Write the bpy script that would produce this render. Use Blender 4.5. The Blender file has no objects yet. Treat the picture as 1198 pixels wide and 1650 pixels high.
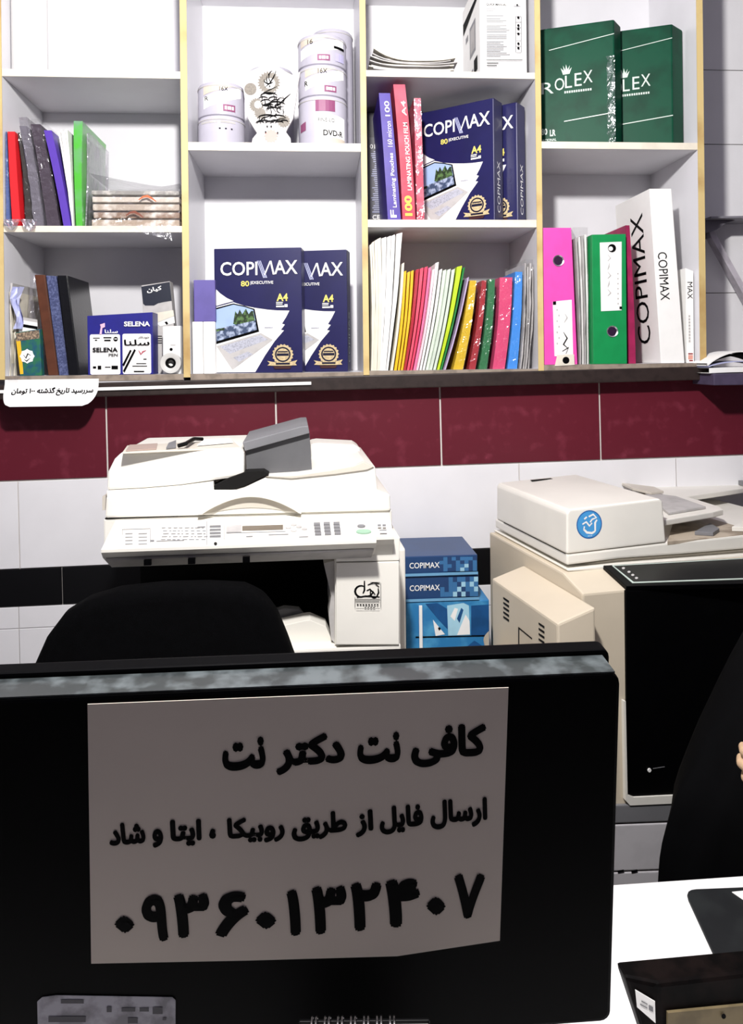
import bpy, bmesh, math, random
from mathutils import Vector, Matrix
random.seed(7)
sc = bpy.context.scene
COL = sc.collection
PI = math.pi

# ---------------------------------------------------------------- camera, light, exposure
FPX, PX0, PY0 = 1240.0, 599.0, 575.0          # focal length and principal point, in pixels of the 1198 x 1650 frame
YAW, ROLL = math.radians(4.2), 0.011
CAM = Vector((0.0, -1.82, 1.45))
_f = Vector((math.sin(YAW), math.cos(YAW), 0))
_r = Vector((math.cos(YAW), -math.sin(YAW), 0))
_u = Vector((0, 0, 1))
R_ = _r*math.cos(ROLL) - _u*math.sin(ROLL)
U_ = _u*math.cos(ROLL) + _r*math.sin(ROLL)
cd = bpy.data.cameras.new('camera'); cam = bpy.data.objects.new('camera', cd); COL.objects.link(cam)
cd.sensor_fit = 'VERTICAL'; cd.sensor_height = 24.0; cd.sensor_width = 24.0*1198/1650
cd.lens = FPX/1650*24.0
cd.shift_x = 0.0; cd.shift_y = -(825-PY0)/1650.0
cd.clip_start = 0.02
cam.matrix_world = Matrix(((R_.x, U_.x, -_f.x, CAM.x), (R_.y, U_.y, -_f.y, CAM.y), (R_.z, U_.z, -_f.z, CAM.z), (0, 0, 0, 1)))
sc.camera = cam

def ray(px, py): return _f + R_*((px-PX0)/FPX) + U_*((PY0-py)/FPX)
def P(px, py, Y=0.0):                           # the point of the plane at depth Y seen at a pixel
    d = ray(px, py); return CAM + d*((Y-CAM.y)/d.y)
def PZ(px, py, Z):                              # the point of the level plane Z
    d = ray(px, py); return CAM + d*((Z-CAM.z)/d.z)
def PD(px, py, z): return CAM + ray(px, py)*z  # the point at a distance along the view

w = bpy.data.worlds.new('world'); sc.world = w; w.use_nodes = True
w.node_tree.nodes['Background'].inputs[0].default_value = (0.75, 0.78, 0.9, 1)
w.node_tree.nodes['Background'].inputs[1].default_value = 0.15
LAMP = Vector((P(480, 20).x, -1.30, P(480, 20).z))
ld = bpy.data.lights.new('lamp_light', 'POINT'); ld.energy = 138; ld.color = (1.0, 0.975, 0.95); ld.shadow_soft_size = 0.045
lo = bpy.data.objects.new('lamp_light', ld); COL.objects.link(lo); lo.location = LAMP
vs = sc.view_settings
sc.display_settings.display_device = 'sRGB'
vs.view_transform = 'Standard'; vs.look = 'None'; vs.gamma = 1.0; vs.use_curve_mapping = False
vs.exposure = 0.0

# ---------------------------------------------------------------- materials
def lin(h):
    h = h.lstrip('#'); v = [int(h[i:i+2], 16)/255 for i in (0, 2, 4)]
    return tuple(x/12.92 if x <= 0.04045 else ((x+0.055)/1.055)**2.4 for x in v)
MATS = {}
def mat(name, hexc, rough=0.5, spec=0.4, var=0.06, scale=30, bump=0.0, bscale=200, metal=0.0, coat=0.0, hex2=None, lo=0.45, hi=0.62):
    if name in MATS: return MATS[name]
    m = bpy.data.materials.new(name); m.use_nodes = True; nt = m.node_tree; b = nt.nodes['Principled BSDF']
    c = lin(hexc); c2 = lin(hex2) if hex2 else tuple(x*(1-var) for x in c)
    tc = nt.nodes.new('ShaderNodeTexCoord')
    n = nt.nodes.new('ShaderNodeTexNoise'); n.inputs['Scale'].default_value = scale; n.inputs['Detail'].default_value = 4
    nt.links.new(tc.outputs['Object'], n.inputs['Vector'])
    r = nt.nodes.new('ShaderNodeValToRGB')
    r.color_ramp.elements[0].position = lo; r.color_ramp.elements[1].position = hi
    r.color_ramp.elements[0].color = (*c, 1); r.color_ramp.elements[1].color = (*c2, 1)
    nt.links.new(n.outputs['Fac'], r.inputs['Fac']); nt.links.new(r.outputs['Color'], b.inputs['Base Color'])
    b.inputs['Roughness'].default_value = rough; b.inputs['Specular IOR Level'].default_value = spec
    b.inputs['Metallic'].default_value = metal; b.inputs['Coat Weight'].default_value = coat; b.inputs['Coat Roughness'].default_value = 0.08
    if bump:
        n2 = nt.nodes.new('ShaderNodeTexNoise'); n2.inputs['Scale'].default_value = bscale; n2.inputs['Detail'].default_value = 3
        nt.links.new(tc.outputs['Object'], n2.inputs['Vector'])
        bp = nt.nodes.new('ShaderNodeBump'); bp.inputs['Strength'].default_value = bump; bp.inputs['Distance'].default_value = 0.004
        nt.links.new(n2.outputs['Fac'], bp.inputs['Height']); nt.links.new(bp.outputs['Normal'], b.inputs['Normal'])
    MATS[name] = m; return m
def film(name, hexc='#ffffff', clear=0.8, bscale=60, metal=0.9):
    m = bpy.data.materials.new(name); m.use_nodes = True; nt = m.node_tree; nt.nodes.clear()
    o = nt.nodes.new('ShaderNodeOutputMaterial'); mx = nt.nodes.new('ShaderNodeMixShader'); t = nt.nodes.new('ShaderNodeBsdfTransparent')
    b = nt.nodes.new('ShaderNodeBsdfPrincipled'); b.inputs['Base Color'].default_value = (*lin(hexc), 1); b.inputs['Roughness'].default_value = 0.15
    b.inputs['Metallic'].default_value = metal
    tc = nt.nodes.new('ShaderNodeTexCoord'); n = nt.nodes.new('ShaderNodeTexNoise'); n.inputs['Scale'].default_value = bscale; n.inputs['Detail'].default_value = 3
    nt.links.new(tc.outputs['Object'], n.inputs['Vector'])
    bp = nt.nodes.new('ShaderNodeBump'); bp.inputs['Strength'].default_value = 0.7; bp.inputs['Distance'].default_value = 0.008
    nt.links.new(n.outputs['Fac'], bp.inputs['Height']); nt.links.new(bp.outputs['Normal'], b.inputs['Normal'])
    mx.inputs[0].default_value = 1-clear
    nt.links.new(t.outputs[0], mx.inputs[1]); nt.links.new(b.outputs[0], mx.inputs[2]); nt.links.new(mx.outputs[0], o.inputs[0])
    return m
M_lam = mat('white_laminate', '#dddce0', 0.35, 0.4, 0.03, 8)
M_edge = mat('edge_banding', '#cdb67e', 0.45, 0.4, 0.2, 9, hex2='#a07a45', lo=0.5, hi=0.8)
M_shelfedge = mat('shelf_edge', '#e4dccb', 0.45, 0.4, 0.1, 20)
M_wtile = mat('white_glazed_tile', '#e9e8ea', 0.25, 0.5, 0.04, 5)
M_rtile = mat('maroon_tile', '#5e1a28', 0.42, 0.3, 0.3, 28, hex2='#7a3040', lo=0.55, hi=0.85)
M_dtile = mat('black_tile', '#08080a', 0.4, 0.3)
M_grout = mat('white_grout', '#d8d2cc', 0.9, 0.1)
M_dgrout = mat('dark_grout', '#8a8684', 0.9, 0.1)
M_stone = mat('brown_stone', '#2f2523', 0.5, 0.3, 0.3, 60)
M_wall = mat('wall_paint', '#6c6974', 0.9, 0.1, 0.03)
M_ceil = mat('ceiling_paint', '#9896a3', 0.9, 0.1, 0.03)
M_floor = mat('floor_tile', '#4c4a48', 0.4, 0.4, 0.1, 3)
M_white = mat('white_paper', '#f0efec', 0.8, 0.2, 0.02)
M_cream = mat('cream_paper', '#dcd6c6', 0.8, 0.2, 0.08, 25)
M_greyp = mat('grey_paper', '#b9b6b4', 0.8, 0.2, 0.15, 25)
M_black = mat('black_print', '#040405', 0.7, 0.06)
M_navy = mat('navy_print', '#1b1a4c', 0.38, 0.35, 0.15, 10, coat=0.15)
M_navy2 = mat('dark_navy_print', '#10112c', 0.4, 0.35, 0.2, 10)
M_yel = mat('yellow_print', '#e6d36a', 0.5)
M_gold = mat('gold_print', '#cbb68c', 0.45, 0.4, 0.25, 300)
M_lav = mat('lavender_print', '#b9bde0', 0.5)
M_green = mat('green_wrap', '#064530', 0.45, 0.12, 0.35, 12, bump=0.1, bscale=16, coat=0.0)
M_greend = mat('dark_green_side', '#08281f', 0.4, 0.3, 0.3, 12)
M_silver = mat('silver_print', '#c4d2c8', 0.4)
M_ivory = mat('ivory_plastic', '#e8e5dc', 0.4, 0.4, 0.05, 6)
M_ivory2 = mat('ivory_plastic_shaded', '#cfc8bb', 0.45, 0.4, 0.08, 6)  # darker copy of the ivory: shade put into the colour of tops and recesses
M_greypl = mat('grey_plastic', '#77777a', 0.5, 0.4, 0.1, 10)
M_seam = mat('seam_black', '#100f0e', 0.7, 0.2)
M_blackpl = mat('black_plastic', '#030304', 0.4, 0.12, 0.2, 40)
M_blackgl = mat('glossy_dark_plastic', '#25292a', 0.3, 0.6, 0.4, 45, hex2='#4c5254', bump=0.05, bscale=25)
M_blackfab = mat('black_fabric', '#030304', 0.9, 0.05, 0.3, 80, bump=0.3, bscale=900)
M_robe = mat('black_cloth', '#030304', 0.75, 0.06, 0.2, 30)
M_skin = mat('skin', '#c9a987', 0.55, 0.4, 0.1, 20)
M_film = film('clear_film', '#ffffff', 0.88)
M_film2 = film('grey_film', '#b4b0ba', 0.55, metal=0.5)
M_signp = mat('sign_paper', '#cdc2b6', 0.7, 0.2, 0.05, 4)
def solid(h, rough=0.45, **k): return mat('paint_'+h.strip('#'), h, rough, **k)

# ---------------------------------------------------------------- mesh building
class MB:
    def __init__(s): s.v = []; s.f = []; s.m = []
    def add(s, vs, fs, m=0):
        o = len(s.v); s.v += [tuple(v) for v in vs]
        for f in fs: s.f.append([o+i for i in f]); s.m.append(m)
        return s
    def box(s, x0, x1, y0, y1, z0, z1, m=0):
        return s.add([(x0,y0,z0),(x1,y0,z0),(x1,y1,z0),(x0,y1,z0),(x0,y0,z1),(x1,y0,z1),(x1,y1,z1),(x0,y1,z1)],
                     [(0,3,2,1),(4,5,6,7),(0,1,5,4),(1,2,6,5),(2,3,7,6),(3,0,4,7)], m)
    def prism(s, pts, y0, y1, m=0, shift=(0, 0), axis='y'):
        n = len(pts)
        A = sum(pts[i][0]*pts[(i+1) % n][1]-pts[(i+1) % n][0]*pts[i][1] for i in range(n))
        if (A < 0) != (axis == 'z'): pts = pts[::-1]
        if axis == 'z': pts = pts[::-1]
        if axis == 'y': a = [(x, y0, z) for x, z in pts]; b = [(x+shift[0], y1, z+shift[1]) for x, z in pts]
        elif axis == 'z': a = [(x, y, y0) for x, y in pts]; b = [(x+shift[0], y+shift[1], y1) for x, y in pts]
        else: a = [(y0, x, z) for x, z in pts]; b = [(y1, x+shift[0], z+shift[1]) for x, z in pts]
        s.add(a+b, [tuple(range(n)), tuple(range(2*n-1, n-1, -1))] + [(i, i+n, (i+1) % n+n, (i+1) % n) for i in range(n)], m)
        s.fix = True
        return s
    def poly(s, pts, m=0): return s.add(pts, [tuple(range(len(pts)))], m)
    def grid(s, fn, nu, nv, m=0, closed=False):
        vs = [fn(i/nu, j/nv) for j in range(nv+1) for i in range(nu+1)]
        fs = [(j*(nu+1)+i, j*(nu+1)+i+1, (j+1)*(nu+1)+i+1, (j+1)*(nu+1)+i) for j in range(nv) for i in range(nu)]
        return s.add(vs, fs, m)
    def lathe(s, prof, cx=0, cy=0, n=28, m=0):
        vs = []; k = len(prof)
        for r, z in prof:
            for i in range(n):
                a = 2*PI*i/n; vs.append((cx+r*math.cos(a), cy+r*math.sin(a), z))
        fs = [(j*n+i, j*n+(i+1) % n, (j+1)*n+(i+1) % n, (j+1)*n+i) for j in range(k-1) for i in range(n)]
        fs += [tuple(range(n-1, -1, -1)), tuple((k-1)*n+i for i in range(n))]
        return s.add(vs, fs, m)
    def tube(s, pts, r, n=8, m=0, closed=False):
        pts = [Vector(p) for p in pts]; vs = []; L = len(pts)
        for i, p in enumerate(pts):
            t = (pts[min(i+1, L-1)]-pts[max(i-1, 0)]).normalized()
            a = Vector((0, 0, 1)) if abs(t.z) < 0.9 else Vector((1, 0, 0))
            e = t.cross(a).normalized(); g = t.cross(e)
            rr = r[i] if isinstance(r, (list, tuple)) else r
            vs += [p+e*rr*math.cos(2*PI*k/n)+g*rr*math.sin(2*PI*k/n) for k in range(n)]
        fs = [(i*n+k, i*n+(k+1) % n, (i+1)*n+(k+1) % n, (i+1)*n+k) for i in range(L-1) for k in range(n)]
        fs += [tuple(range(n-1, -1, -1)), tuple((L-1)*n+k for k in range(n))]
        return s.add(vs, fs, m)
    def leaf(s, xb, xt, wb, wt, zb, zt, y0, y1, bend=0.0, n=8, jit=0.0, top=0.0, m=0):
        """an upright slab seen edge on: bottom and top middle, widths, heights; runs from y0 to y1"""
        rows = []
        for i in range(n+1):
            t = i/n; x = xb+(xt-xb)*t+bend*math.sin(PI*t); hw = (wb+(wt-wb)*t)/2; z = zb+(zt-zb)*t
            J = (lambda: random.uniform(-jit, jit)) if i > 0 else (lambda: 0.0)
            dz = top*t
            rows.append([(x-hw+J(), y0+J(), z-dz), (x+hw+J(), y0+J(), z+dz), (x+hw+J(), y1+J(), z+dz), (x-hw+J(), y1+J(), z-dz)])
        vs = [v for r in rows for v in r]
        fs = [(i*4+k, i*4+(k+1) % 4, (i+1)*4+(k+1) % 4, (i+1)*4+k) for i in range(n) for k in range(4)]
        fs += [(3, 2, 1, 0), (n*4, n*4+1, n*4+2, n*4+3)]
        return s.add(vs, fs, m)
    def mesh(s, name, mats, off=(0, 0, 0), bev=0.0, seg=2, smooth=False, sub=0):
        me = bpy.data.meshes.new(name)
        me.from_pydata([(a-off[0], b-off[1], c-off[2]) for a, b, c in s.v], [], s.f)
        for mm in (mats if isinstance(mats, (list, tuple)) else [mats]): me.materials.append(mm)
        for p, mi in zip(me.polygons, s.m): p.material_index = mi
        bm = bmesh.new(); bm.from_mesh(me)
        bmesh.ops.recalc_face_normals(bm, faces=bm.faces)
        if bev:
            es = [e for e in bm.edges if len(e.link_faces) == 2 and e.calc_face_angle(0) > 0.5]
            bmesh.ops.bevel(bm, geom=es, offset=bev, segments=seg, affect='EDGES', profile=0.6, clamp_overlap=True)
        bm.to_mesh(me); bm.free()
        if smooth:
            for p in me.polygons: p.use_smooth = True
            try: me.set_sharp_from_angle(angle=math.radians(40))
            except Exception: pass
        return me
def props(o, label=None, cat=None, group=None, kind=None):
    if label: o['label'] = label
    if cat: o['category'] = cat
    if group: o['group'] = group
    if kind: o['kind'] = kind
    return o
def thing(name, label, cat, loc=(0, 0, 0), rz=0.0, group=None, rx=0.0, ry=0.0):
    o = bpy.data.objects.new(name, None); COL.objects.link(o); o.empty_display_size = 0.05
    o.location = loc; o.rotation_euler = (rx, ry, rz)
    return props(o, label, cat, group)
def part(parent, name, mb, mats, label=None, off=(0, 0, 0), kind=None, **k):
    o = bpy.data.objects.new(name, mb.mesh(name, mats, off, **k)); COL.objects.link(o); o.parent = parent
    return props(o, label, kind=kind)
def wpart(parent, name, mb, mats, **k):          # geometry given in world coordinates under an unrotated thing
    return part(parent, name, mb, mats, off=tuple(parent.location), **k)
def solo(name, label, cat, mb, mats, loc=(0, 0, 0), rz=0.0, group=None, world=False, rx=0.0, ry=0.0, **k):
    o = bpy.data.objects.new(name, mb.mesh(name, mats, loc if world else (0, 0, 0), **k)); COL.objects.link(o)
    o.location = loc; o.rotation_euler = (rx, ry, rz)
    return props(o, label, cat, group)
def struct(name, mb, mats, parent=None, loc=(0, 0, 0), rot=(0, 0, 0), **k):
    o = bpy.data.objects.new(name, mb.mesh(name, mats, **k)); COL.objects.link(o); o.location = loc; o.rotation_euler = rot
    if parent: o.parent = parent
    else: o['kind'] = 'structure'
    return o

# ---------------------------------------------------------------- writing
AR = {'ا':('FE8D',0),'ب':('FE8F',1),'ت':('FE95',1),'خ':('FEA5',1),'د':('FEA9',0),'ذ':('FEAB',0),'ر':('FEAD',0),'ز':('FEAF',0),'س':('FEB1',1),'ش':('FEB5',1),
      'ط':('FEC1',1),'ف':('FED1',1),'ق':('FED5',1),'ل':('FEDD',1),'م':('FEE1',1),'ن':('FEE5',1),'ه':('FEE9',1),'و':('FEED',0),'ک':('FB8E',1),'گ':('FB92',1),'ی':('FBFC',1),'پ':('FB56',1),'چ':('FB7A',1)}
def shape_fa(t):
    out = []
    for wd in t.split(' '):
        g = []
        for i, ch in enumerate(wd):
            if ch not in AR: g.append(ch); continue
            base, dual = int(AR[ch][0], 16), AR[ch][1]
            prev = i > 0 and wd[i-1] in AR and AR[wd[i-1]][1]
            nxt = dual and i+1 < len(wd) and wd[i+1] in AR
            g.append(chr(base + (3 if prev and nxt else 1 if prev else 2 if nxt else 0)))
        if all('\u06f0' <= c <= '\u06f9' for c in wd): out.append(''.join(g))
        else: out.append(''.join(reversed(g)))
    return ' '.join(reversed(out))
def outline_mesh(t, res, bold):
    """fill every outline of a text object by itself (the font's outlines overlap), thickened by shifted copies"""
    from mathutils.geometry import interpolate_bezier, tessellate_polygon
    dg = bpy.context.evaluated_depsgraph_get(); cu = t.evaluated_get(dg).to_curve(dg); ps = []
    for sp in cu.splines:
        b = sp.bezier_points; pts = []
        if len(b):
            for i in range(len(b)):
                p, q = b[i], b[(i+1) % len(b)]
                pts += [Vector((v.x, v.y, 0)) for v in interpolate_bezier(p.co, p.handle_right, q.handle_left, q.co, res+1)[:-1]]
        else: pts = [Vector((v.co.x, v.co.y, 0)) for v in sp.points]
        if len(pts) > 2: ps.append(pts)
    area = lambda p: sum(p[i].x*p[(i+1) % len(p)].y-p[(i+1) % len(p)].x*p[i].y for i in range(len(p)))/2
    def inside(v, p):
        r = False
        for i in range(len(p)):
            a, c = p[i], p[i-1]
            if (a.y > v.y) != (c.y > v.y) and v.x < (c.x-a.x)*(v.y-a.y)/(c.y-a.y)+a.x: r = not r
        return r
    A = [area(p) for p in ps]; sgn = max(A, key=abs) > 0
    outer = [i for i in range(len(ps)) if (A[i] > 0) == sgn]; hol = {i: [] for i in outer}
    for i in range(len(ps)):
        if i in hol: continue
        c = [j for j in outer if inside(ps[i][0], ps[j])]
        if c: hol[min(c, key=lambda j: abs(A[j]))].append(i)
    vs, fs = [], []
    sh = [(0, 0)]+([(bold*math.cos(k*PI/4), bold*math.sin(k*PI/4)) for k in range(8)] if bold else [])
    for j in outer:
        lay = 0
        loops = [ps[j]]+[ps[h] for h in hol[j]]; tri = tessellate_polygon(loops); flat = [v for l in loops for v in l]
        for dx, dy in sh:
            o = len(vs); vs += [(v.x+dx, v.y+dy, lay) for v in flat]; lay += 1; fs += [tuple(o+k for k in f) for f in tri]
    me = bpy.data.meshes.new('lettering'); me.from_pydata(vs, [], fs)
    bm = bmesh.new(); bm.from_mesh(me)
    for f in bm.faces:
        if f.normal.z < 0: f.normal_flip()
    bm.to_mesh(me); bm.free()
    return me
def text(parent, s, m, wd, ht, org, xd=(1, 0, 0), yd=(0, 0, 1), bold=0.0, fa=False, name='lettering', shear=0.0, curl=None, res=3):
    """flat lettering fitted to a wd x ht box centred on org, in the parent's frame"""
    c = bpy.data.curves.new('lettering', 'FONT'); c.body = shape_fa(s) if fa else s; c.size = 1; c.offset = 0 if fa else bold; c.shear = shear; c.resolution_u = res
    t = bpy.data.objects.new('t', c); COL.objects.link(t); bpy.context.view_layer.update()
    me = outline_mesh(t, res, bold) if fa else bpy.data.meshes.new_from_object(t.evaluated_get(bpy.context.evaluated_depsgraph_get()))
    bpy.data.objects.remove(t); bpy.data.curves.remove(c)
    xs = [v.co.x for v in me.vertices]; ys = [v.co.y for v in me.vertices]
    if not xs: return None
    cx, cy = (min(xs)+max(xs))/2, (min(ys)+max(ys))/2; sx = wd/(max(xs)-min(xs)); sy = ht/(max(ys)-min(ys))
    X, Y, O = Vector(xd), Vector(yd), Vector(org); N = X.cross(Y)
    for v in me.vertices:
        a, b = (v.co.x-cx)*sx, (v.co.y-cy)*sy
        p = O+X*a+Y*b+N*v.co.z*0.00003
        if curl: p = curl(p)
        v.co = p
    me.materials.clear(); me.materials.append(m); me.name = name
    for p in me.polygons: p.material_index = 0
    o = bpy.data.objects.new(name, me); COL.objects.link(o); o.parent = parent
    return o
def decal(parent, name, org, xd, yd, nrm, shapes, mats, label=None, step=0.00012, base=0.00025, kind=None):
    """flat print: list of (2-D points, material index), each a hair above the one before"""
    O, X, Y, N = Vector(org), Vector(xd), Vector(yd), Vector(nrm); mb = MB()
    for i, (pts, mi) in enumerate(shapes):
        mb.poly([O+X*a+Y*b+N*(base+step*i) for a, b in pts], mi)
    me = bpy.data.meshes.new(name); me.from_pydata(mb.v, [], mb.f)
    for mm in mats: me.materials.append(mm)
    for p, mi in zip(me.polygons, mb.m): p.material_index = mi
    o = bpy.data.objects.new(name, me); COL.objects.link(o); o.parent = parent
    return props(o, label, kind=kind)
def rect(x0, y0, x1, y1): return [(x0, y0), (x1, y0), (x1, y1), (x0, y1)]
def circ(cx, cy, r, n=20, k=0.0, w=0): return [(cx+(r+k*math.cos(w*2*PI*i/n))*math.cos(2*PI*i/n), cy+(r+k*math.cos(w*2*PI*i/n))*math.sin(2*PI*i/n)) for i in range(n)]
def stroke(pts, w0, w1=None):
    """a pen stroke as one polygon, thick in the middle"""
    w1 = w0*0.25 if w1 is None else w1; n = len(pts); a = []; b = []
    for i, p in enumerate(pts):
        q, r = pts[max(i-1, 0)], pts[min(i+1, n-1)]; dx, dy = r[0]-q[0], r[1]-q[1]; L = math.hypot(dx, dy) or 1
        h = (w1+(w0-w1)*math.sin(PI*i/(n-1)))/2
        a.append((p[0]-dy/L*h, p[1]+dx/L*h)); b.append((p[0]+dy/L*h, p[1]-dx/L*h))
    return a+b[::-1]
def arc(cx, cy, rx, ry, a0, a1, n=10): return [(cx+rx*math.cos(math.radians(a0+(a1-a0)*i/n)), cy+ry*math.sin(math.radians(a0+(a1-a0)*i/n))) for i in range(n+1)]
def rrect(x0, y0, x1, y1, r, n=4):
    o = []
    for cx, cy, a in ((x1-r, y0+r, -90), (x1-r, y1-r, 0), (x0+r, y1-r, 90), (x0+r, y0+r, 180)): o += arc(cx, cy, r, r, a, a+90, n)
    return o
# ================================================================ THE SETTING
YL, YU = 0.04, 0.275                        # faces of the thick lower wall and of the upper wall
TILT = 0.014                                # the tiling and the ledge run a little out of level with the bookcase
X0, X1, CEIL = -1.7, 2.2, 2.75
ref = P(599, 755, YL)
def L(px, py):
    p = P(px, py, YL)-ref; return (p.x*math.cos(TILT)+p.z*math.sin(TILT), -p.x*math.sin(TILT)+p.z*math.cos(TILT))
struct('floor', MB().box(X0, X1, -3.6, 0.5, -0.1, 0), M_floor)
struct('ceiling', MB().box(X0, X1, -3.6, 0.5, CEIL, CEIL+0.1), M_ceil)
struct('wall_left', MB().box(X0-0.1, X0, -3.6, 0.5, 0, CEIL), M_wall)
struct('wall_right', MB().box(X1, X1+0.1, -3.6, 0.5, 0, CEIL), M_wall)
struct('wall_front', MB().box(X0, X1, -3.7, -3.6, 0, CEIL), M_wall)
wu = struct('wall_back', MB().box(X0, X1, YU+0.004, YU+0.1, 1.2, CEIL), M_dgrout)
jz = [P(1165, y, YU).z for y in (472, 353, 232, 113)]; st = (jz[3]-jz[0])/3
tm = MB().box(0.001, 0.299, 0, 0.004, 0.001, st-0.001).mesh('tile', M_wtile, bev=0.0008, seg=1)
xt0 = P(1108, 300, YU).x
for i in range(4):
    for k in range(-1, 6):
        o = bpy.data.objects.new('tile', tm); COL.objects.link(o); o.parent = wu; o.location = (xt0+i*0.3, YU, jz[0]+k*st)
xl0 = P(-6, 320, 0).x-0.3
for i in range(3):
    for k in range(-1, 6):
        o = bpy.data.objects.new('tile', tm); COL.objects.link(o); o.parent = wu; o.location = (xl0-i*0.3, YU, jz[0]+k*st)
vt, v1, v2, v3, v4 = L(599, 618)[1], 0.0, L(599, 892)[1], L(599, 951)[1], L(599, 985)[1]
wl = struct('wall_back_lower', MB().box(X0-ref.x+0.03, X1-ref.x-0.03, 0.004, 0.3, -1.26, vt-0.004), M_grout, loc=tuple(ref), rot=(0, -TILT, 0))
ured = (L(968, 690)[0]-L(172, 700)[0])/3
def tile_row(va, vb, u0, pitch, n0, n1, m, g=0.0016, mn='tile'):
    t = MB().box(g/2, pitch-g/2, 0, 0.004, va+g/2, vb-g/2).mesh(mn, m, bev=0.0008, seg=1)
    for i in range(n0, n1):
        o = bpy.data.objects.new('tile', t); COL.objects.link(o); o.parent = wl; o.location = (u0+i*pitch, 0, 0)
tile_row(v1, vt, L(172, 700)[0], ured, -2, 6, M_rtile, 0.0042)
tile_row(v2, v1, L(30, 840)[0], ured, -2, 7, M_wtile, 0.0022)
tile_row(v3, v2, L(100, 940)[0], ured, -2, 7, M_dtile)
tile_row(v4, v3, L(30, 990)[0], ured, -2, 7, M_wtile)
for k in range(3): tile_row(v4-0.215*(k+1), v4-0.215*k, L(30, 1000)[0], ured, -2, 7, M_wtile)
# the stone ledge that caps the thick lower wall, and the pale strip laid along its front
lt, lb = L(599, 604)[1], L(599, 626)[1]
xe = L(1137, 600)[0]
led = struct('trim_1', MB().box(X0-ref.x+0.05, xe, -YL-0.004, 0.22, lb, lt-0.0), M_stone, loc=tuple(ref), rot=(0, -TILT, 0), bev=0.003)
sx0, sx1 = L(-60, 630)[0], L(502, 617)[0]
solo('edge_strip', 'thin white strip along the front of the brown ledge, below the blue boxes', 'strip',
     MB().box(sx0, sx1, -YL-0.0085, -YL-0.0042, L(300, 624.5)[1], L(300, 619.5)[1]), M_white, tuple(ref), ry=-TILT, bev=0.0008)
# ================================================================ THE BOOKCASE
DEP = 0.265
zbot = P(599, 592, 0).z                     # top face of the bottom board at the middle
ztop = 2.52
bc = thing('bookcase', 'white wall bookcase of open cubbies with yellow edged uprights above the ledge', 'bookcase', (P(508, 600, 0).x, 0, zbot-0.02))
ups = [(-6, 5), (293, 304), (583, 592.5), (865, 874), (1126, 1136)]
UX = []
for i, (a, b) in enumerate(ups):
    xa, xb = P(a, 320, 0).x, P(b, 320, 0).x; UX.append((xa, xb))
    wpart(bc, 'upright', MB().box(xa, xb, 0.0012, DEP, zbot-0.018, ztop), M_lam)
    wpart(bc, 'edge_band', MB().box(xa, xb, -0.0008, 0.0012, zbot-0.018, ztop), M_edge, label='yellowish wood edge strip')
def zmid(px, y): return P(px, y, 0).z
SH = {}                                     # shelf heights, top face, by column and pixel row
def shelf(c, y0, y1):
    xa, xb = UX[c][1]+0.0004, UX[c+1][0]-0.0004; mid = (ups[c][1]+ups[c+1][0])/2
    zt, zb = zmid(mid, y0), zmid(mid, y1)
    wpart(bc, 'shelf', MB().box(xa, xb, 0.0025, DEP, zb, zt), M_lam)
    wpart(bc, 'shelf_edge', MB().box(xa, xb, 0.0005, 0.0025, zb, zt), M_shelfedge)
    return zt+0.0004
ZA1, ZA2 = shelf(0, 113, 124.5), shelf(0, 364, 374)
ZB1 = shelf(1, 230, 243)
ZC1, ZC2 = shelf(2, 115, 125), shelf(2, 354, 366)
ZD1 = shelf(3, 229, 240)
for c, y in ((0, -132), (1, -82), (2, -82), (3, -132)): shelf(c, y, y+12)
for c in range(4):
    wpart(bc, 'back_panel', MB().box(UX[c][0]+0.004, UX[c+1][1]-0.004, DEP, DEP+0.006, zbot-0.018, ztop), M_lam)
wpart(bc, 'top_board', MB().box(UX[0][0], UX[4][1], 0, DEP+0.006, ztop, ztop+0.018), M_lam)
ZBASE = []
for c, (ya, yb) in enumerate(((604.5, 614), (601, 612), (596, 606), (586.5, 597))):
    xa, xb = UX[c][1]+0.0004, UX[c+1][0]-0.0004; mid = (ups[c][1]+ups[c+1][0])/2
    zt, zb = zmid(mid, ya), zmid(mid, yb); ZBASE.append(zt+0.0004)
    wpart(bc, 'base_board', MB().box(xa, xb, 0.001, DEP, zb-0.012, zt), M_lam)
    wpart(bc, 'base_edge', MB().box(xa, xb, -0.001, 0.001, zb, zt), mat('aged_edge', '#94877a', 0.6, 0.3, 0.3, 40))
zA, zB, zC, zD = ZBASE

def X(px, py=320, Y=0.0): return P(px, py, Y).x
def Zp(px, py, Y=0.0): return P(px, py, Y).z
def slab(name, label, cat, quad, Y, depth, m, zb=None, group=None, bev=0.0012, T=None, shift=0.0):
    """a solid with a four-cornered front (tl, tr, br, bl in pixels) standing at depth Y"""
    pts = [P(x, y, Y) for x, y in quad]; q = [(p.x, p.z) for p in pts]
    if zb is not None: q[2] = (q[2][0], zb); q[3] = (q[3][0], zb)
    mb = MB().prism(q, Y, Y+depth, shift=(shift, 0))
    loc = ((q[2][0]+q[3][0])/2, Y, min(q[2][1], q[3][1]))
    if T: return wpart(T, name, mb, m, bev=bev)
    return solo(name, label, cat, mb, m, loc, group=group, world=True, bev=bev)
def leafpx(mb, b, t, wb, wt, Y, depth, zb, bend=0.0, jit=0.0, top=0.0, n=8, m=0, grow=0.0):
    k = P(b[0]+1, b[1], Y).x-P(b[0], b[1], Y).x
    return mb.leaf(X(*b, Y), X(*t, Y), wb*k+grow*2, wt*k+grow*2, zb, Zp(*t, Y)+grow, Y-grow, Y+depth+grow, bend, n, jit, top, m)
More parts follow.
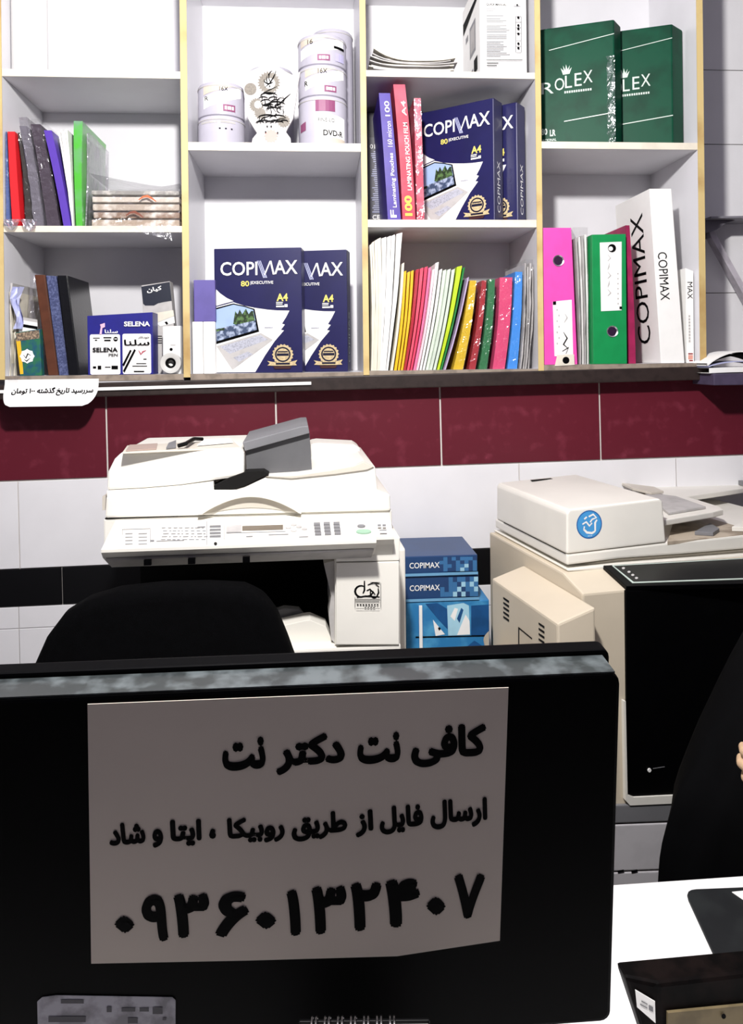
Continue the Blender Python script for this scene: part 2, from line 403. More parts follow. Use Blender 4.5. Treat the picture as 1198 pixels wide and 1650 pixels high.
def leafthing(name, label, cat, b, t, wb, wt, Y, depth, zb, m, bend=0.0, jit=0.0, top=0.0, group=None, n=8, smooth=False):
    mb = leafpx(MB(), b, t, max(0.8, wb-0.7), max(1, wt-0.7), Y, depth, zb, bend, min(jit, 0.00025), top, n)
    return solo(name, label, cat, mb, m, (X(*b, Y), Y, zb), group=group, world=True, smooth=smooth)
def wrapped(name, label, cat, b, t, wb, wt, Y, depth, zb, m, bend=0.0, group=None, core='folder', f=None, jit=0.0012, extra=0.0):
    """a pack in crinkled clear film"""
    T = thing(name, label, cat, (X(*b, Y), Y, zb), group=group)
    wpart(T, core, leafpx(MB(), b, t, wb-1.6, wt-1.6, Y+0.002, depth-0.004, zb, bend, 0.0003), m)
    wpart(T, 'plastic_wrap', leafpx(MB(), b, (t[0], t[1]-extra), wb, wt, Y, depth, zb, bend, jit, n=14, grow=0.0003), f or M_film)
    return T
# ---------------------------------------------------------------- copy paper reams in blue wrapping
M_sky = solid('#9fb6dd'); M_tree = mat('tree_print', '#22301f', 0.5, 0.3, 0.4, 120, hex2='#5a7a48'); M_water = mat('water_print', '#3c4a66', 0.5, 0.3, 0.4, 90, hex2='#a8b4cc')
M_key = mat('keyboard_print', '#b4b6c2', 0.5, 0.3, 0.3, 300); M_maroonp = solid('#3a1a1c')
def ream(label, px, py, Y, zb, ang, group, spine=True, front=True, frontx=False):
    T = thing('paper_ream', label, 'paper ream', (X(px, py, Y), Y, zb), -math.radians(ang), group)
    part(T, 'pack', MB().box(-0.21, 0, 0, 0.05, 0, 0.297), M_navy, bev=0.0025)
    q = lambda a, b: ((a-240)/525*0.21-0.21, (1395-b)/775*0.297)
    A = lambda l: [q(a, b) for a, b in l]
    S = [(A([(244, 865), (275, 898), (315, 928), (355, 948), (300, 962), (244, 978)]), 0),
         (A([(244, 985), (355, 955), (420, 978), (485, 992), (560, 1004), (620, 1010), (690, 1012), (668, 1055), (645, 1092), (662, 1098), (638, 1130), (656, 1134), (600, 1200), (540, 1290), (482, 1390), (244, 1390)]), 0),
         (A([(244, 990), (355, 962), (420, 978), (482, 998), (508, 1140), (244, 1216)]), 2),
         (A([(246, 1000), (355, 970), (420, 985), (474, 1004), (486, 1070), (246, 1120)]), 3),
         (A([(352, 1090), (365, 1010), (380, 1030), (392, 1000), (408, 1030), (430, 995), (446, 1030), (462, 1010), (474, 1010), (486, 1085), (400, 1105)]), 4),
         (A([(246, 1120), (486, 1070), (494, 1128), (246, 1198)]), 5),
         (A([(246, 1122), (300, 1112), (300, 1128), (270, 1132), (246, 1138)]), 4),
         (A([(250, 1226), (518, 1148), (590, 1192), (345, 1375)]), 6),
         (A([(272, 1230), (515, 1160), (560, 1190), (330, 1275)]), 7),
         (A([(350, 1300), (440, 1262), (470, 1280), (385, 1325)]), 7),
         (A(rect(540, 1112, 590, 1118)), 7),
         (A([(648+a*0.98, 1283+b) for a, b in circ(0, 0, 62, 36, 4, 18)]), 8),
         (A(circ(648, 1283, 47, 24)), 1), (A(circ(648, 1283, 38, 24)), 8), (A(rect(612, 1276, 684, 1292)), 1), (A(rect(618, 1262, 678, 1270)), 1),
         (A([(555, 1322), (600, 1330), (690, 1330), (735, 1318), (722, 1338), (732, 1350), (690, 1352), (600, 1352), (556, 1350), (570, 1336)]), 8),
         (A([(606, 1334), (690, 1334), (690, 1346), (606, 1346)]), 1),
         (A([(590, 1356), (700, 1356), (690, 1372), (600, 1372)]), 9),
         (A(rect(612, 958, 652, 963)), 0), (A(rect(612, 968, 650, 973)), 0), (A(rect(612, 980, 660, 990)), 0), (A(rect(662, 972, 680, 990)), 0)]
    decal(T, 'front_print', (0, 0, 0), (1, 0, 0), (0, 0, 1), (0, -1, 0), S, [M_white, M_navy2, M_black, M_sky, M_tree, M_water, M_greyp, M_key, M_gold, M_maroonp])
    def t(s, m, x0, y0, x1, y1, bold=0.0):
        a, b = q(x0, y1), q(x1, y0)
        text(T, s, m, b[0]-a[0], b[1]-a[1], ((a[0]+b[0])/2, -0.0022, (a[1]+b[1])/2), bold=bold)
    t('COPI', M_white, 280, 705, 502, 790, 0.012); t('AX', M_white, 602, 700, 742, 785, 0.012)
    decal(T, 'letter_m', (0, 0, 0), (1, 0, 0), (0, 0, 1), (0, -1, 0), [(A(p), 0) for p in ([(540, 788), (549, 788), (585, 702), (576, 702)], [(576, 702), (587, 702), (605, 787), (594, 787)])], [M_white], base=0.0023)
    decal(T, 'stripes', (0, 0, 0), (1, 0, 0), (0, 0, 1), (0, -1, 0), [(A([(500+d, 700), (504+d, 700), (542+d, 806), (537+d, 808)]), 0) for d in (0, 9, 18)], [M_lav], base=0.0024)
    t('80', M_yel, 402, 824, 452, 858, 0.02); t('|EXECUTIVE', M_white, 460, 826, 596, 850, 0.01); t('A4', M_yel, 615, 905, 682, 952, 0.03)
    if spine:
        for s in (1,):
            text(T, 'COPIMAX', M_silver if spine != 2 else M_white, 0.125, 0.016, (0.0004, 0.024, 0.085), (0, 0, 1), (0, -1, 0), bold=0.0)
    return T
g = 'blue wrapped reams of copy paper'
ream('navy blue paper ream with laptop picture, front one on the bottom shelf', 488, 600, 0.012, zB, 7, g, 0)
ream('navy blue paper ream half hidden behind the front ream on the bottom shelf', 561, 600, 0.05, zB, 12, g)
ream('glossy blue paper ream turned sideways beside the pink pouch boxes', 798, 354, 0.012, ZC2, 38, g, 2)
ream('glossy blue paper ream showing only one X, behind the turned ream', 835.5, 354, 0.04, ZC2, 38, g, 2)

# ---------------------------------------------------------------- green wrapped packs
def green_pack(label, px, Y, ang, skew, dim):
    T = thing('green_pack', label, 'paper pack', (X(px, 229, Y), Y, ZD1), -math.radians(ang), 'green paper packs')
    mb = MB().prism([(-0.186, 0), (0, 0), (0, 0.303), (-0.186, 0.303)], 0, 0.05, shift=(skew, 0))
    part(T, 'pack', mb, M_green, bev=0.003)
    q = lambda a, b: ((a-85)/400*0.186-0.186, (785-b)/660*0.303)
    t = lambda s, x0, y0, x1, y1, m=M_silver, bold=0.0: text(T, s, m, q(x1, 0)[0]-q(x0, 0)[0], (y1-y0)/660*0.303, ((q(x0, 0)[0]+q(x1, 0)[0])/2, -0.0006, q(0, (y0+y1)/2)[1]), bold=bold)
    t('R', 108, 420, 172, 482); t('O', 178, 404, 228, 470); t('L', 232, 395, 268, 462); t('E', 282, 388, 318, 458); t('X', 326, 380, 374, 446)
    crown = [(222, 388), (210, 350), (226, 368), (222, 338), (234, 364), (238, 334), (246, 362), (258, 340), (252, 368), (268, 352), (256, 386)]
    decal(T, 'crown_print', (0, 0, 0), (1, 0, 0), (0, 0, 1), (0, -1, 0), [([q(a, b) for a, b in crown], 0)] +
          [([q(a, b) for a, b in rect(228+k*12, 478, 236+k*12, 490)], 0) for k in range(12)] +
          [([q(a, b) for a, b in [(150, 245), (485, 200), (485, 204), (150, 249)]], 0), ([q(a, b) for a, b in [(225, 640), (485, 618), (485, 623), (225, 645)]], 0)], [M_silver], kind='stuff')
    t('80', 104, 670, 136, 705, bold=0.03); t('LR', 150, 680, 180, 715, bold=0.03)
    for k, s in enumerate(('NATIONAL', 'PAPER', 'QUALITY 80')): t(s, 100, 728+k*20, 184, 742+k*20, bold=0.01)
    if dim == 0: part(T, 'plastic_glare', MB().grid(lambda u, v: (-0.016*(1-u)+0.001-0.006*random.random()*(1-u), -0.0022-random.uniform(0, 0.0025), 0.004+0.21*v), 3, 20), M_film, label='crumpled shiny film along the right edge')  # extra strip of film, put in for its white glare
    part(T, 'plastic_wrap', MB().grid(lambda u, v: (0.0012+random.uniform(-0.0006, 0.0012), 0.001+0.046*u, 0.003+0.29*v), 5, 24), M_film, label='crinkled clear film down the side')
    return T
green_pack('green wrapped paper pack with silver crown, left and nearer of the two', 992, 0.012, 22, 0.016, 0)
green_pack('green wrapped paper pack with faded print, right and further of the two', 1085.5, 0.03, 22, 0.028, 1)

# ---------------------------------------------------------------- column one, top
r0 = (X(76, 112, 0.05)-X(20, 112, 0.05))/2
cx0 = (X(76, 112, 0.05)+X(20, 112, 0.05))/2
T = thing('paper_roll', 'tall white paper roll standing in the top left cubby', 'paper roll', (cx0, 0.052, ZA1))
part(T, 'roll', MB().lathe([(r0-0.001, 0), (r0, 0.002), (r0, 0.26), (r0-0.002, 0.262), (0.014, 0.262), (0.014, 0.25)], n=40), M_white, smooth=True)
part(T, 'core', MB().lathe([(0.0135, 0.251), (0.0135, 0.2625), (0.011, 0.2625), (0.011, 0.252)], n=20), mat('cardboard', '#9a7a58', 0.8), smooth=True)

# column one, middle: film packed folders
F = 'film packed folders in the left cubby'
wrapped('plastic_folder', 'blue film wrapped folder at the far left of the middle shelf', 'folder', (13, 364), (9.5, 212), 8, 3, 0.006, 0.2, ZA2, solid('#4b5f96'), group=F)
leafthing('folder', 'bright red folder on the left of the middle shelf', 'folder', (27, 364), (18, 212), 14, 12, 0.006, 0.2, ZA2, solid('#e0242c'), -0.001, group=F)
wrapped('plastic_folder', 'dark olive folder in film beside the red folder', 'folder', (47.5, 364), (30.5, 214), 13, 5, 0.014, 0.2, ZA2, solid('#2a2620'), 0.004, group=F)
wrapped('plastic_folder', 'grey film pack with a peaked top, between the olive and plum folders', 'folder', (63, 364), (37, 203), 16, 13, 0.006, 0.2, ZA2, solid('#5a5462'), 0.003, group=F, f=M_film2, jit=0.0014, extra=14)
wrapped('plastic_folder', 'plum dark crinkled pack left of the purple folder', 'folder', (86.5, 364), (57, 200), 22, 17, 0.012, 0.2, ZA2, solid('#3c2f3d'), 0.002, group=F, f=M_film, jit=0.0014, extra=8)
leafthing('folder', 'purple folder leaning left on the middle shelf', 'folder', (108.5, 364), (77, 210), 12.5, 13, 0.008, 0.2, ZA2, mat('purple_plastic', '#5b40a8', 0.3, 0.5), 0.002, group=F)
T = thing('paper_bundle', 'loose white sheets between the purple and green folders', 'papers', (X(117, 364), 0.02, ZA2))
for k in range(4):
    wpart(T, 'sheet', leafpx(MB(), (116.8+k*0.5, 364), (95+k*4.0, 212-3*(k % 2)), 0.6, 3.0, 0.011+0.0015*k, 0.19, ZA2, 0.002, 0.0004), M_white)
leafthing('folder', 'bright green folder with a bent top beside the horizontal packs', 'folder', (128, 364), (126, 195), 11, 15, 0.003, 0.2, ZA2, mat('green_plastic', '#4fae3a', 0.3, 0.5, 0.3, 14, hex2='#6f9a78'), -0.002, 0.0003, group=F)
leafthing('plastic_sleeve', 'clear plastic sleeve standing right of the green folder', 'sleeve', (138, 364), (142, 214), 3, 5, 0.02, 0.17, ZA2, M_film2, 0.002, 0.003, n=12)
# horizontal wrapped packs
xa, xb = X(140, 330), X(290, 330)
zz = ZA2; hs = (0.021, 0.018, 0.019, 0.017, 0.014)
cols = ('#a89684', '#8d7565', '#b3a496', '#c9bfb4', '#96938f')
wd = ('lowest', 'second from below', 'middle', 'second from top', 'topmost')
for k, h in enumerate(hs):
    T = thing('flat_pack', '%s of the flat film wrapped packs lying in a pile' % wd[k], 'pack', ((xa+xb)/2, 0.02, zz), group='flat packs in a pile')
    d = random.uniform(0, 0.006)
    wpart(T, 'sheets', MB().box(xa+0.004+d, xb-0.005, 0.018+d, 0.225, zz+0.0008, zz+h-0.0035), mat('pack_'+cols[k], cols[k], 0.6, 0.3, 0.3, 40, hex2='#e8e2da', lo=0.5, hi=0.75), bev=0.002)
    def fn(u, v, zz=zz, h=h):
        a = v*4; x = xa+0.001+(xb-xa-0.003)*u
        c = [(0.012, 0.0006), (0.008+random.uniform(-0.002, 0.002), 0.5*h), (0.013, h-0.0012), (0.11, h-0.001), (0.228, h-0.0012)][int(round(a))]
        return (x, c[0]+random.uniform(-0.0015, 0.0015), zz+c[1]+random.uniform(-0.0004, 0.0004))
    wpart(T, 'plastic_wrap', MB().grid(fn, 14, 4), M_film, smooth=False)
    if k in (1, 3):
        decal(T, 'mark', (0, -0.013+0.0012, 0), (1, 0, 0), (0, 0, 1), (0, -1, 0), [(stroke([(-0.02+0.01*i+0.03*(k == 3), 0.004+0.009*math.sin(i*0.9)) for i in range(5)], 0.006, 0.002), 0)], [solid('#c4683f') if k == 3 else solid('#7a4232')])
    zz += h
def fn(u, v):
    x = xa+0.002+(xb-xa-0.004)*u
    return (x, 0.012+0.2*v, zz+0.0015+0.034*(1-u)**1.4+0.012*max(0, u-0.8)*5*(1)*0.9)
solo('plastic_sheet', 'curved grey plastic sheet lying on top of the flat pack pile', 'sheet', MB().grid(fn, 16, 4), M_film2, ((xa+xb)/2, 0.1, zz), world=True)
def fn(u, v):
    x = X(9, 360)+u*(X(60, 360)-X(8, 360)); s = abs(math.sin(u*5+0.5))
    return (x, -0.003-0.008*v-0.004*random.random(), ZA2+0.014-0.05*v*s*(0.4+0.6*u if u < 0.7 else 0.6))
solo('film_scrap', 'torn white film scrap hanging over the shelf below the red folder', 'film', MB().grid(fn, 14, 4), film('scrap_film', '#f4f2f6', 0.35), (X(34, 366), 0, ZA2), world=True)
def fn(u, v):
    x = X(150, 360)+u*(X(278, 360)-X(150, 360)); s = 0.25+0.75*u*u
    return (x, -0.003-0.006*v-0.002*random.random(), ZA2+0.002-0.038*v*s)
solo('film_scrap', 'clear film flap hanging from the shelf below the flat packs', 'film', MB().grid(fn, 16, 3), M_film, (X(220, 366), 0, ZA2), world=True)

# ---------------------------------------------------------------- column one, bottom
T = thing('paper_bundle', 'crumpled pale papers at the left end of the bottom shelf', 'papers', (X(16, 604), 0.02, zA))
for k in range(3):
    wpart(T, 'sheet', leafpx(MB(), (15.5+k*3.5, 604), (15.5+k*3.2, 470-14*(k % 2)), 1.4, 2.2, 0.02+0.004*k, 0.16, zA, 0.003*(-1)**k, 0.0016), M_greyp if k % 2 else M_cream)
def fn(u, v): return (X(17, 480)+u*(X(32, 480)-X(17, 480))+0.005*math.sin(v*7), 0.012+0.008*math.sin(u*9+v*5), Zp(10, 530, 0.01)+v*(Zp(10, 462, 0.01)-Zp(10, 530, 0.01)))
part(T, 'torn_slip', MB().grid(fn, 4, 7), M_lav, off=tuple(T.location))
T = thing('notebook', 'small notebook with yellow and teal cover and white label', 'notebook', (X(48, 604), 0.004, zA))
qd = [(25, 536), (64, 530), (67, 604), (32, 604)]
Y0 = 0.004
pts = [P(x, y, Y0) for x, y in qd]; pp = [(p.x, p.z) for p in pts]; pp[2] = (pp[2][0], zA); pp[3] = (pp[3][0], zA)
wpart(T, 'pages', MB().prism(pp, Y0, Y0+0.02), mat('notebook_cover', '#1d5266', 0.5, 0.4, 0.3, 70, hex2='#2b6b4a', lo=0.4, hi=0.6), bev=0.001)
loc = T.location
pq = lambda a, b: (P(a, b, Y0).x-loc.x, P(a, b, Y0).z-loc.z)
decal(T, 'cover_print', (0, 0, 0), (1, 0, 0), (0, 0, 1), (0, -1, 0),
      [([pq(26, 548), pq(33, 546), pq(38, 602.5), pq(32.5, 603)], 0), ([pq(26, 537), pq(63, 531.5), pq(64, 545), pq(27, 550)], 2),
       ([(pq(44, 574)[0]+a, pq(44, 574)[1]+b) for a, b in circ(0, 0, 0.0155, 24, 0.0014, 8)], 1),
       (stroke([pq(38, 572), pq(42, 577), pq(45, 570), pq(50, 573)], 0.004), 3), (stroke([pq(39, 579), pq(43, 582), pq(49, 577)], 0.003), 3)],
      [solid('#e8b92e'), M_white, mat('floral', '#5f5348', 0.6, 0.3, 0.3, 200, hex2='#a8927a'), M_black], base=0.0004)
for k, (a, b, c) in enumerate(((514, 519, M_white), (521, 525, M_black), (525.5, 533, M_cream))): pass
T = thing('booklet_stack', 'white edged booklets standing behind the small notebook', 'booklets', (X(44, 604), 0.03, zA))
for k, (y, m) in enumerate(((531, M_white), (526, M_black), (520, M_white), (515, M_greyp))):
    qd = [(30, y-5), (60, y), (63, 604), (33, 604)]; yy = 0.026+0.003*k
    pts = [P(a, b, yy) for a, b in qd]; pp = [(p.x, p.z) for p in pts]; pp[2] = (pp[2][0], zA); pp[3] = (pp[3][0], zA)
    wpart(T, 'booklet', MB().prism(pp, yy, yy+0.0026), m, bev=0.0005)
def fn(u, v): return (X(26, 480)+u*(X(61, 480)-X(26, 480))+0.004*math.sin(v*9), 0.085+0.01*math.sin(u*8+v*6), zA+v*(Zp(26, 438+8*u, 0.08)-zA))
solo('plastic_bag', 'grey plastic bag standing left of the brown book', 'bag', MB().grid(fn, 8, 10), M_film2, (X(43, 604), 0.085, zA), world=True)
B = 'bound books on the bottom left shelf'
def book(label, quad, Y, depth, m, mp, group=B):
    pts = [P(x, y, Y) for x, y in quad]; q = [(p.x, p.z) for p in pts]; q[2] = (q[2][0], zA); q[3] = (q[3][0], zA)
    T = thing('book', label, 'book', ((q[2][0]+q[3][0])/2, Y, zA), group=group)
    t = 0.0022
    (a, b, c, d) = [Vector((x, 0, z)) for x, z in q]
    ins = lambda p, o, s: (p.x+(o.x-p.x)*s, p.z+(o.z-p.z)*s)
    wl_ = t/max((b-a).length, 0.001)
    wpart(T, 'cover', MB().prism([ins(a, b, 0), ins(a, b, wl_), ins(d, c, wl_), ins(d, c, 0)], Y, Y+depth).prism([ins(a, b, 1-wl_), ins(a, b, 1), ins(d, c, 1), ins(d, c, 1-wl_)], Y, Y+depth), m, bev=0.0006)
    mid = lambda s0: [ins(a, b, s0), ins(a, b, 1-s0), ins(d, c, 1-s0), ins(d, c, s0)]
    k = [Vector((x, 0, z)) for x, z in mid(0)]
    wpart(T, 'spine', MB().prism(mid(wl_*0.5), Y-0.0025, Y+0.003), m, bev=0.001)
    hi = [(x, z-(0.004 if i < 2 else -0.003)) for i, (x, z) in enumerate(mid(wl_))]
    wpart(T, 'pages', MB().prism(hi, Y+0.003, Y+depth-0.004), mp)
    return T
M_brown = mat('brown_cover', '#57301f', 0.5, 0.3, 0.2, 30); M_slate = mat('slate_cover', '#3b4266', 0.6, 0.3, 0.3, 250, hex2='#5a6288'); M_blk = mat('black_cover', '#0a0b10', 0.3, 0.5, 0.2, 50, bump=0.08, bscale=150)
book('brown bound book leaning left, beside the slate blue book', [(56, 443), (73, 443), (95, 604), (78, 604)], 0.02, 0.16, M_brown, M_cream)
book('slate blue bound book between the brown and black books', [(74, 444), (91, 445), (111, 604), (95.5, 604)], 0.015, 0.16, M_slate, M_cream)
book('thick black bound book leaning against nothing, left of the pen box', [(92.5, 444), (109, 444), (129, 604), (111.5, 604)], 0.008, 0.165, M_blk, M_blk)['label'] = 'thick black bound book beside the blue and white pen box'
# pen box
T = thing('pen_box', 'blue and white printed pen box on the bottom left shelf', 'box', (X(194, 604, 0.004), 0.004, zA))
qd = [(140.5, 509), (246, 503), (247, 604), (142, 604)]; Y0 = 0.004
pts = [P(x, y, Y0) for x, y in qd]; pp = [(p.x, p.z) for p in pts]; pp[2] = (pp[2][0], zA); pp[3] = (pp[3][0], zA)
wpart(T, 'box', MB().prism(pp, Y0, Y0+0.06), mat('indigo_card', '#23237c', 0.4, 0.4, 0.1), bev=0.001)
loc = T.location; z3 = lambda a, b: (P(a/3.865, b/3.865+360, Y0).x-loc.x, P(a/3.865, b/3.865+360, Y0).z-loc.z)
def zrr(x0, y0, x1, y1, r=0.004):
    a, b = z3(x0, y1), z3(x1, y0); return rrect(a[0], a[1], b[0], b[1], r)
S = [(zrr(563, 690, 748, 942), 0), (zrr(766, 686, 940, 938), 0)]
S += [([z3(*p) for p in rect(x0, y0, x1, y1)], 1) for x0, y0, x1, y1 in ((580, 712, 622, 718), (592, 724, 606, 732), (645, 708, 695, 716), (650, 724, 690, 734), (580, 890, 600, 904), (610, 886, 632, 910), (655, 892, 690, 898), (696, 886, 736, 908), (835, 918, 900, 926), (850, 870, 912, 875), (826, 886, 918, 891), (895, 842, 915, 848))]
S += [([z3(722+a, 720+b) for a, b in circ(0, 0, 14, 16)], 1), ([z3(*p) for p in rect(714, 717, 731, 722)], 0)]
S += [([z3(*p) for p in [(768, 918), (838, 782), (848, 790), (778, 928)]], 1), ([z3(*p) for p in [(764, 880), (812, 786), (822, 792), (774, 890)]], 1),
      ([z3(*p) for p in stroke([(865, 790), (880, 815), (890, 800), (912, 790)], 10)], 2), ([z3(*p) for p in [(625, 630), (655, 620), (656, 645), (640, 652), (636, 690), (622, 690), (630, 645)]], 3)]
decal(T, 'label_print', (0, 0, 0), (1, 0, 0), (0, 0, 1), (0, -1, 0), S, [M_white, M_black, solid('#b04a5a'), solid('#e8b8d0')], base=0.0004)
def t3(s, m, x0, y0, x1, y1, bold=0.0, fa=False):
    a, b = z3(x0, y1), z3(x1, y0); text(T, s, m, b[0]-a[0], b[1]-a[1], ((a[0]+b[0])/2, -0.0034, (a[1]+b[1])/2), bold=bold, fa=fa)
t3('SELENA', M_white, 775, 610, 936, 642, 0.03); t3('سلنا', M_white, 655, 660, 736, 684, 0.02, True)
t3('SELENA', M_black, 580, 772, 736, 802, 0.03); t3('PEN', M_black, 680, 810, 736, 828, 0.02); t3('سلنا', M_black, 775, 722, 934, 760, 0.02, True); t3('خودکار', M_black, 862, 702, 934, 718, 0.02, True)
# tall card box and tape box
T = thing('card_box', 'white box with dark navy lid panel behind the pen box', 'box', (X(262, 604, 0.075), 0.075, zA))
Y0 = 0.075; loc = T.location; qd = [(228, 460), (274, 453), (287, 604), (236, 604)]
pts = [P(x, y, Y0) for x, y in qd]; pp = [(p.x, p.z) for p in pts]; pp[2] = (pp[2][0], zA); pp[3] = (pp[3][0], zA)
wpart(T, 'box', MB().prism(pp, Y0, Y0+0.04), M_greyp, bev=0.001)
z3 = lambda a, b: (P(a/3.865, b/3.865+360, Y0).x-loc.x, P(a/3.865, b/3.865+360, Y0).z-loc.z)
decal(T, 'lid_panel', (0, 0, 0), (1, 0, 0), (0, 0, 1), (0, -1, 0),
      [([z3(*p) for p in [(880, 394), (1058, 364), (1070, 482), (1020, 490), (985, 498), (960, 512), (905, 512), (892, 500)]], 0), ([z3(*p) for p in [(955, 560), (1080, 540), (1085, 575), (975, 618), (958, 610)]], 1), ([z3(*p) for p in [(975, 622), (1085, 578), (1090, 620), (1000, 640)]], 2), ([z3(*p) for p in [(1025, 615), (1040, 610), (1050, 625), (1038, 632)]], 3)] +
      [([z3(*p) for p in rect(962, 700+14*k, 1010, 705+14*k)], 3) for k in range(4)], [mat('midnight_card', '#141a2c', 0.5), M_cream, M_white, M_black], base=0.0004, kind='stuff')
text(T, 'کیان', M_white, 0.036, 0.013, (z3(962, 415)[0], -0.0012, z3(962, 412)[1]), (0.985, 0, 0.17), (-0.17, 0, 0.985), bold=0.03, fa=True)
T = thing('tape_box', 'white card with a roll of clear tape at the right of the pen box', 'tape roll', (X(277, 604, 0.02), 0.02, zA))
Y0 = 0.026; loc = T.location
pts = [P(x, y, Y0) for x, y in [(262.5, 526), (291, 525), (291.5, 604), (263, 604)]]; pp = [(p.x, p.z) for p in pts]; pp[2] = (pp[2][0], zA); pp[3] = (pp[3][0], zA)
wpart(T, 'card', MB().prism(pp, Y0, Y0+0.03), M_white, bev=0.001)
c = P(275, 585, 0.012); R = X(292, 585, 0.012)-X(275, 585, 0.012)
R = min(R, c.z-zA)
m1 = MB(); m1.grid(lambda u, v: (c.x+[0.5*R, 0.55*R, 0.98*R, R, R, 0.98*R, 0.55*R, 0.5*R, 0.5*R][int(round(v*8))]*math.cos(2*PI*u), [0.012, 0.011, 0.011, 0.012, 0.024, 0.025, 0.025, 0.024, 0.012][int(round(v*8))], c.z+[0.5*R, 0.55*R, 0.98*R, R, R, 0.98*R, 0.55*R, 0.5*R, 0.5*R][int(round(v*8))]*math.sin(2*PI*u)), 32, 8)
wpart(T, 'tape', m1, mat('clear_tape', '#c9c8c4', 0.25, 0.6), smooth=True)
m1 = MB(); m1.grid(lambda u, v: (c.x+[0.3, 0.49, 0.49, 0.3, 0.3][int(round(v*4))]*R*math.cos(2*PI*u), [0.0125, 0.0115, 0.0245, 0.0245, 0.0125][int(round(v*4))], c.z+[0.3, 0.49, 0.49, 0.3, 0.3][int(round(v*4))]*R*math.sin(2*PI*u)), 24, 4)
wpart(T, 'tape_core', m1, M_black, label='dark tape core', smooth=True)
decal(T, 'card_print', (0, 0, 0), (1, 0, 0), (0, 0, 1), (0, -1, 0), [([(P(276+a, 563+b, Y0).x-loc.x, P(276+a, 563+b, Y0).z-loc.z) for a, b in circ(0, 0, 2.6, 14)], 0), ([(P(a, b, Y0).x-loc.x, P(a, b, Y0).z-loc.z) for a, b in rect(275, 555, 283, 557)], 1)], [M_black, M_greyp], base=-0.0055)
# notice hanging from the shelf
T = thing('paper_notice', 'white rounded paper price notice hanging below the bottom left shelf', 'notice', (X(85, 612, -0.002), -0.002, Zp(85, 612, -0.002)))
ax, bx = X(9, 620), X(160, 620); zt, zb2 = Zp(85, 611), Zp(85, 654, -0.03); H = zt-zb2
def nfn(u, v):
    s = max(0.0, v-0.35)/0.65; ins = 0.026*(1-math.sqrt(max(0.0, 1-s*s)))
    x = ax+ins+(bx-ax-2*ins)*u
    return (x, -0.0035-0.042*v*v, zt-H*v-0.004*(u-0.5)*(1-v)*0)
wpart(T, 'sheet', MB().grid(nfn, 20, 14), M_white, smooth=True)
loc = T.location.copy()
def cl(p):
    v = min(1, max(0, -(p.z+loc.z-zt)/H)); return Vector((p.x, -0.0035-0.042*v*v-0.0006-loc.y, p.z))
a, b = P(18, 636, -0.015), P(150, 624, -0.015)
text(T, 'سررسید تاریخ گذشته ۱۰۰ تومان', M_black, b.x-a.x, (b.z-a.z)*1.35, ((a.x+b.x)/2-loc.x, 0, (a.z+b.z)/2-loc.z-0.001), bold=0.045, fa=True, curl=cl)
wpart(T, 'tape', MB().box(X(14, 612), X(30, 612), -0.0042, -0.0034, Zp(14, 622), Zp(14, 609)), M_film, label='clear tape')
# ---------------------------------------------------------------- column two: disc tubs, plaque, white boxes
M_tub = mat('disc_tub', '#b9b6c2', 0.3, 0.5, 0.1, 8); M_tan = solid('#cfc4b4'); M_plum = solid('#8a4a6e'); M_lilac = solid('#b9b4d6')
def tub(name, label, cx, cy, r, z0, h, prints=(), group='disc tubs in the second cubby', texts=()):
    T = thing(name, label, 'disc tub', (cx, cy, z0), group=group)
    part(T, 'tub', MB().lathe([(r-0.003, 0), (r, 0.002), (r, h-0.004), (r-0.003, h)], n=40), M_tub, smooth=True)
    part(T, 'rim', MB().lathe([(r-0.001, h-0.011), (r+0.0012, h-0.0105), (r+0.0012, h-0.0085), (r-0.001, h-0.008)], n=40), M_greyp, smooth=True)
    bend = lambda a, b, o: Vector(((r+o)*math.sin(a/r), -(r+o)*math.cos(a/r), b))
    for i, (pts, m) in enumerate(prints):
        n = len(pts); fine = []
        for k in range(n):
            p, q = pts[k], pts[(k+1) % n]; s = max(1, int(math.hypot(q[0]-p[0], q[1]-p[1])/0.012))
            fine += [(p[0]+(q[0]-p[0])*j/s, p[1]+(q[1]-p[1])*j/s) for j in range(s)]
        xs = sorted(set([min(p[0] for p in pts), max(p[0] for p in pts)]))
        # print cut into narrow strips so that it follows the round side
        lo_, hi_ = xs[0], xs[-1]; N = max(1, int((hi_-lo_)/0.008)); mb = MB()
        def span(x):
            zs = []
            for k in range(n):
                (x1, y1), (x2, y2) = pts[k], pts[(k+1) % n]
                if abs(x2-x1) < 1e-9:
                    if abs(x-x1) < 1e-7: zs += [y1, y2]
                elif min(x1, x2)-1e-9 <= x <= max(x1, x2)+1e-9: zs.append(y1+(y2-y1)*(x-x1)/(x2-x1))
            return (min(zs), max(zs)) if zs else (0, 0)
        for k in range(N):
            xa, xb = lo_+(hi_-lo_)*k/N, lo_+(hi_-lo_)*(k+1)/N; (a0, a1), (b0, b1) = span(xa), span(xb)
            mb.poly([bend(xa, a0, 0.0005+0.0002*i), bend(xb, b0, 0.0005+0.0002*i), bend(xb, b1, 0.0005+0.0002*i), bend(xa, a1, 0.0005+0.0002*i)])
        part(T, 'print', mb, m)
    for s, m, w_, h_, a, b, bo in texts:
        text(T, s, m, w_, h_, (a, 0, b), bold=bo, curl=lambda p: bend(p.x, p.z, 0.0012))
    return T
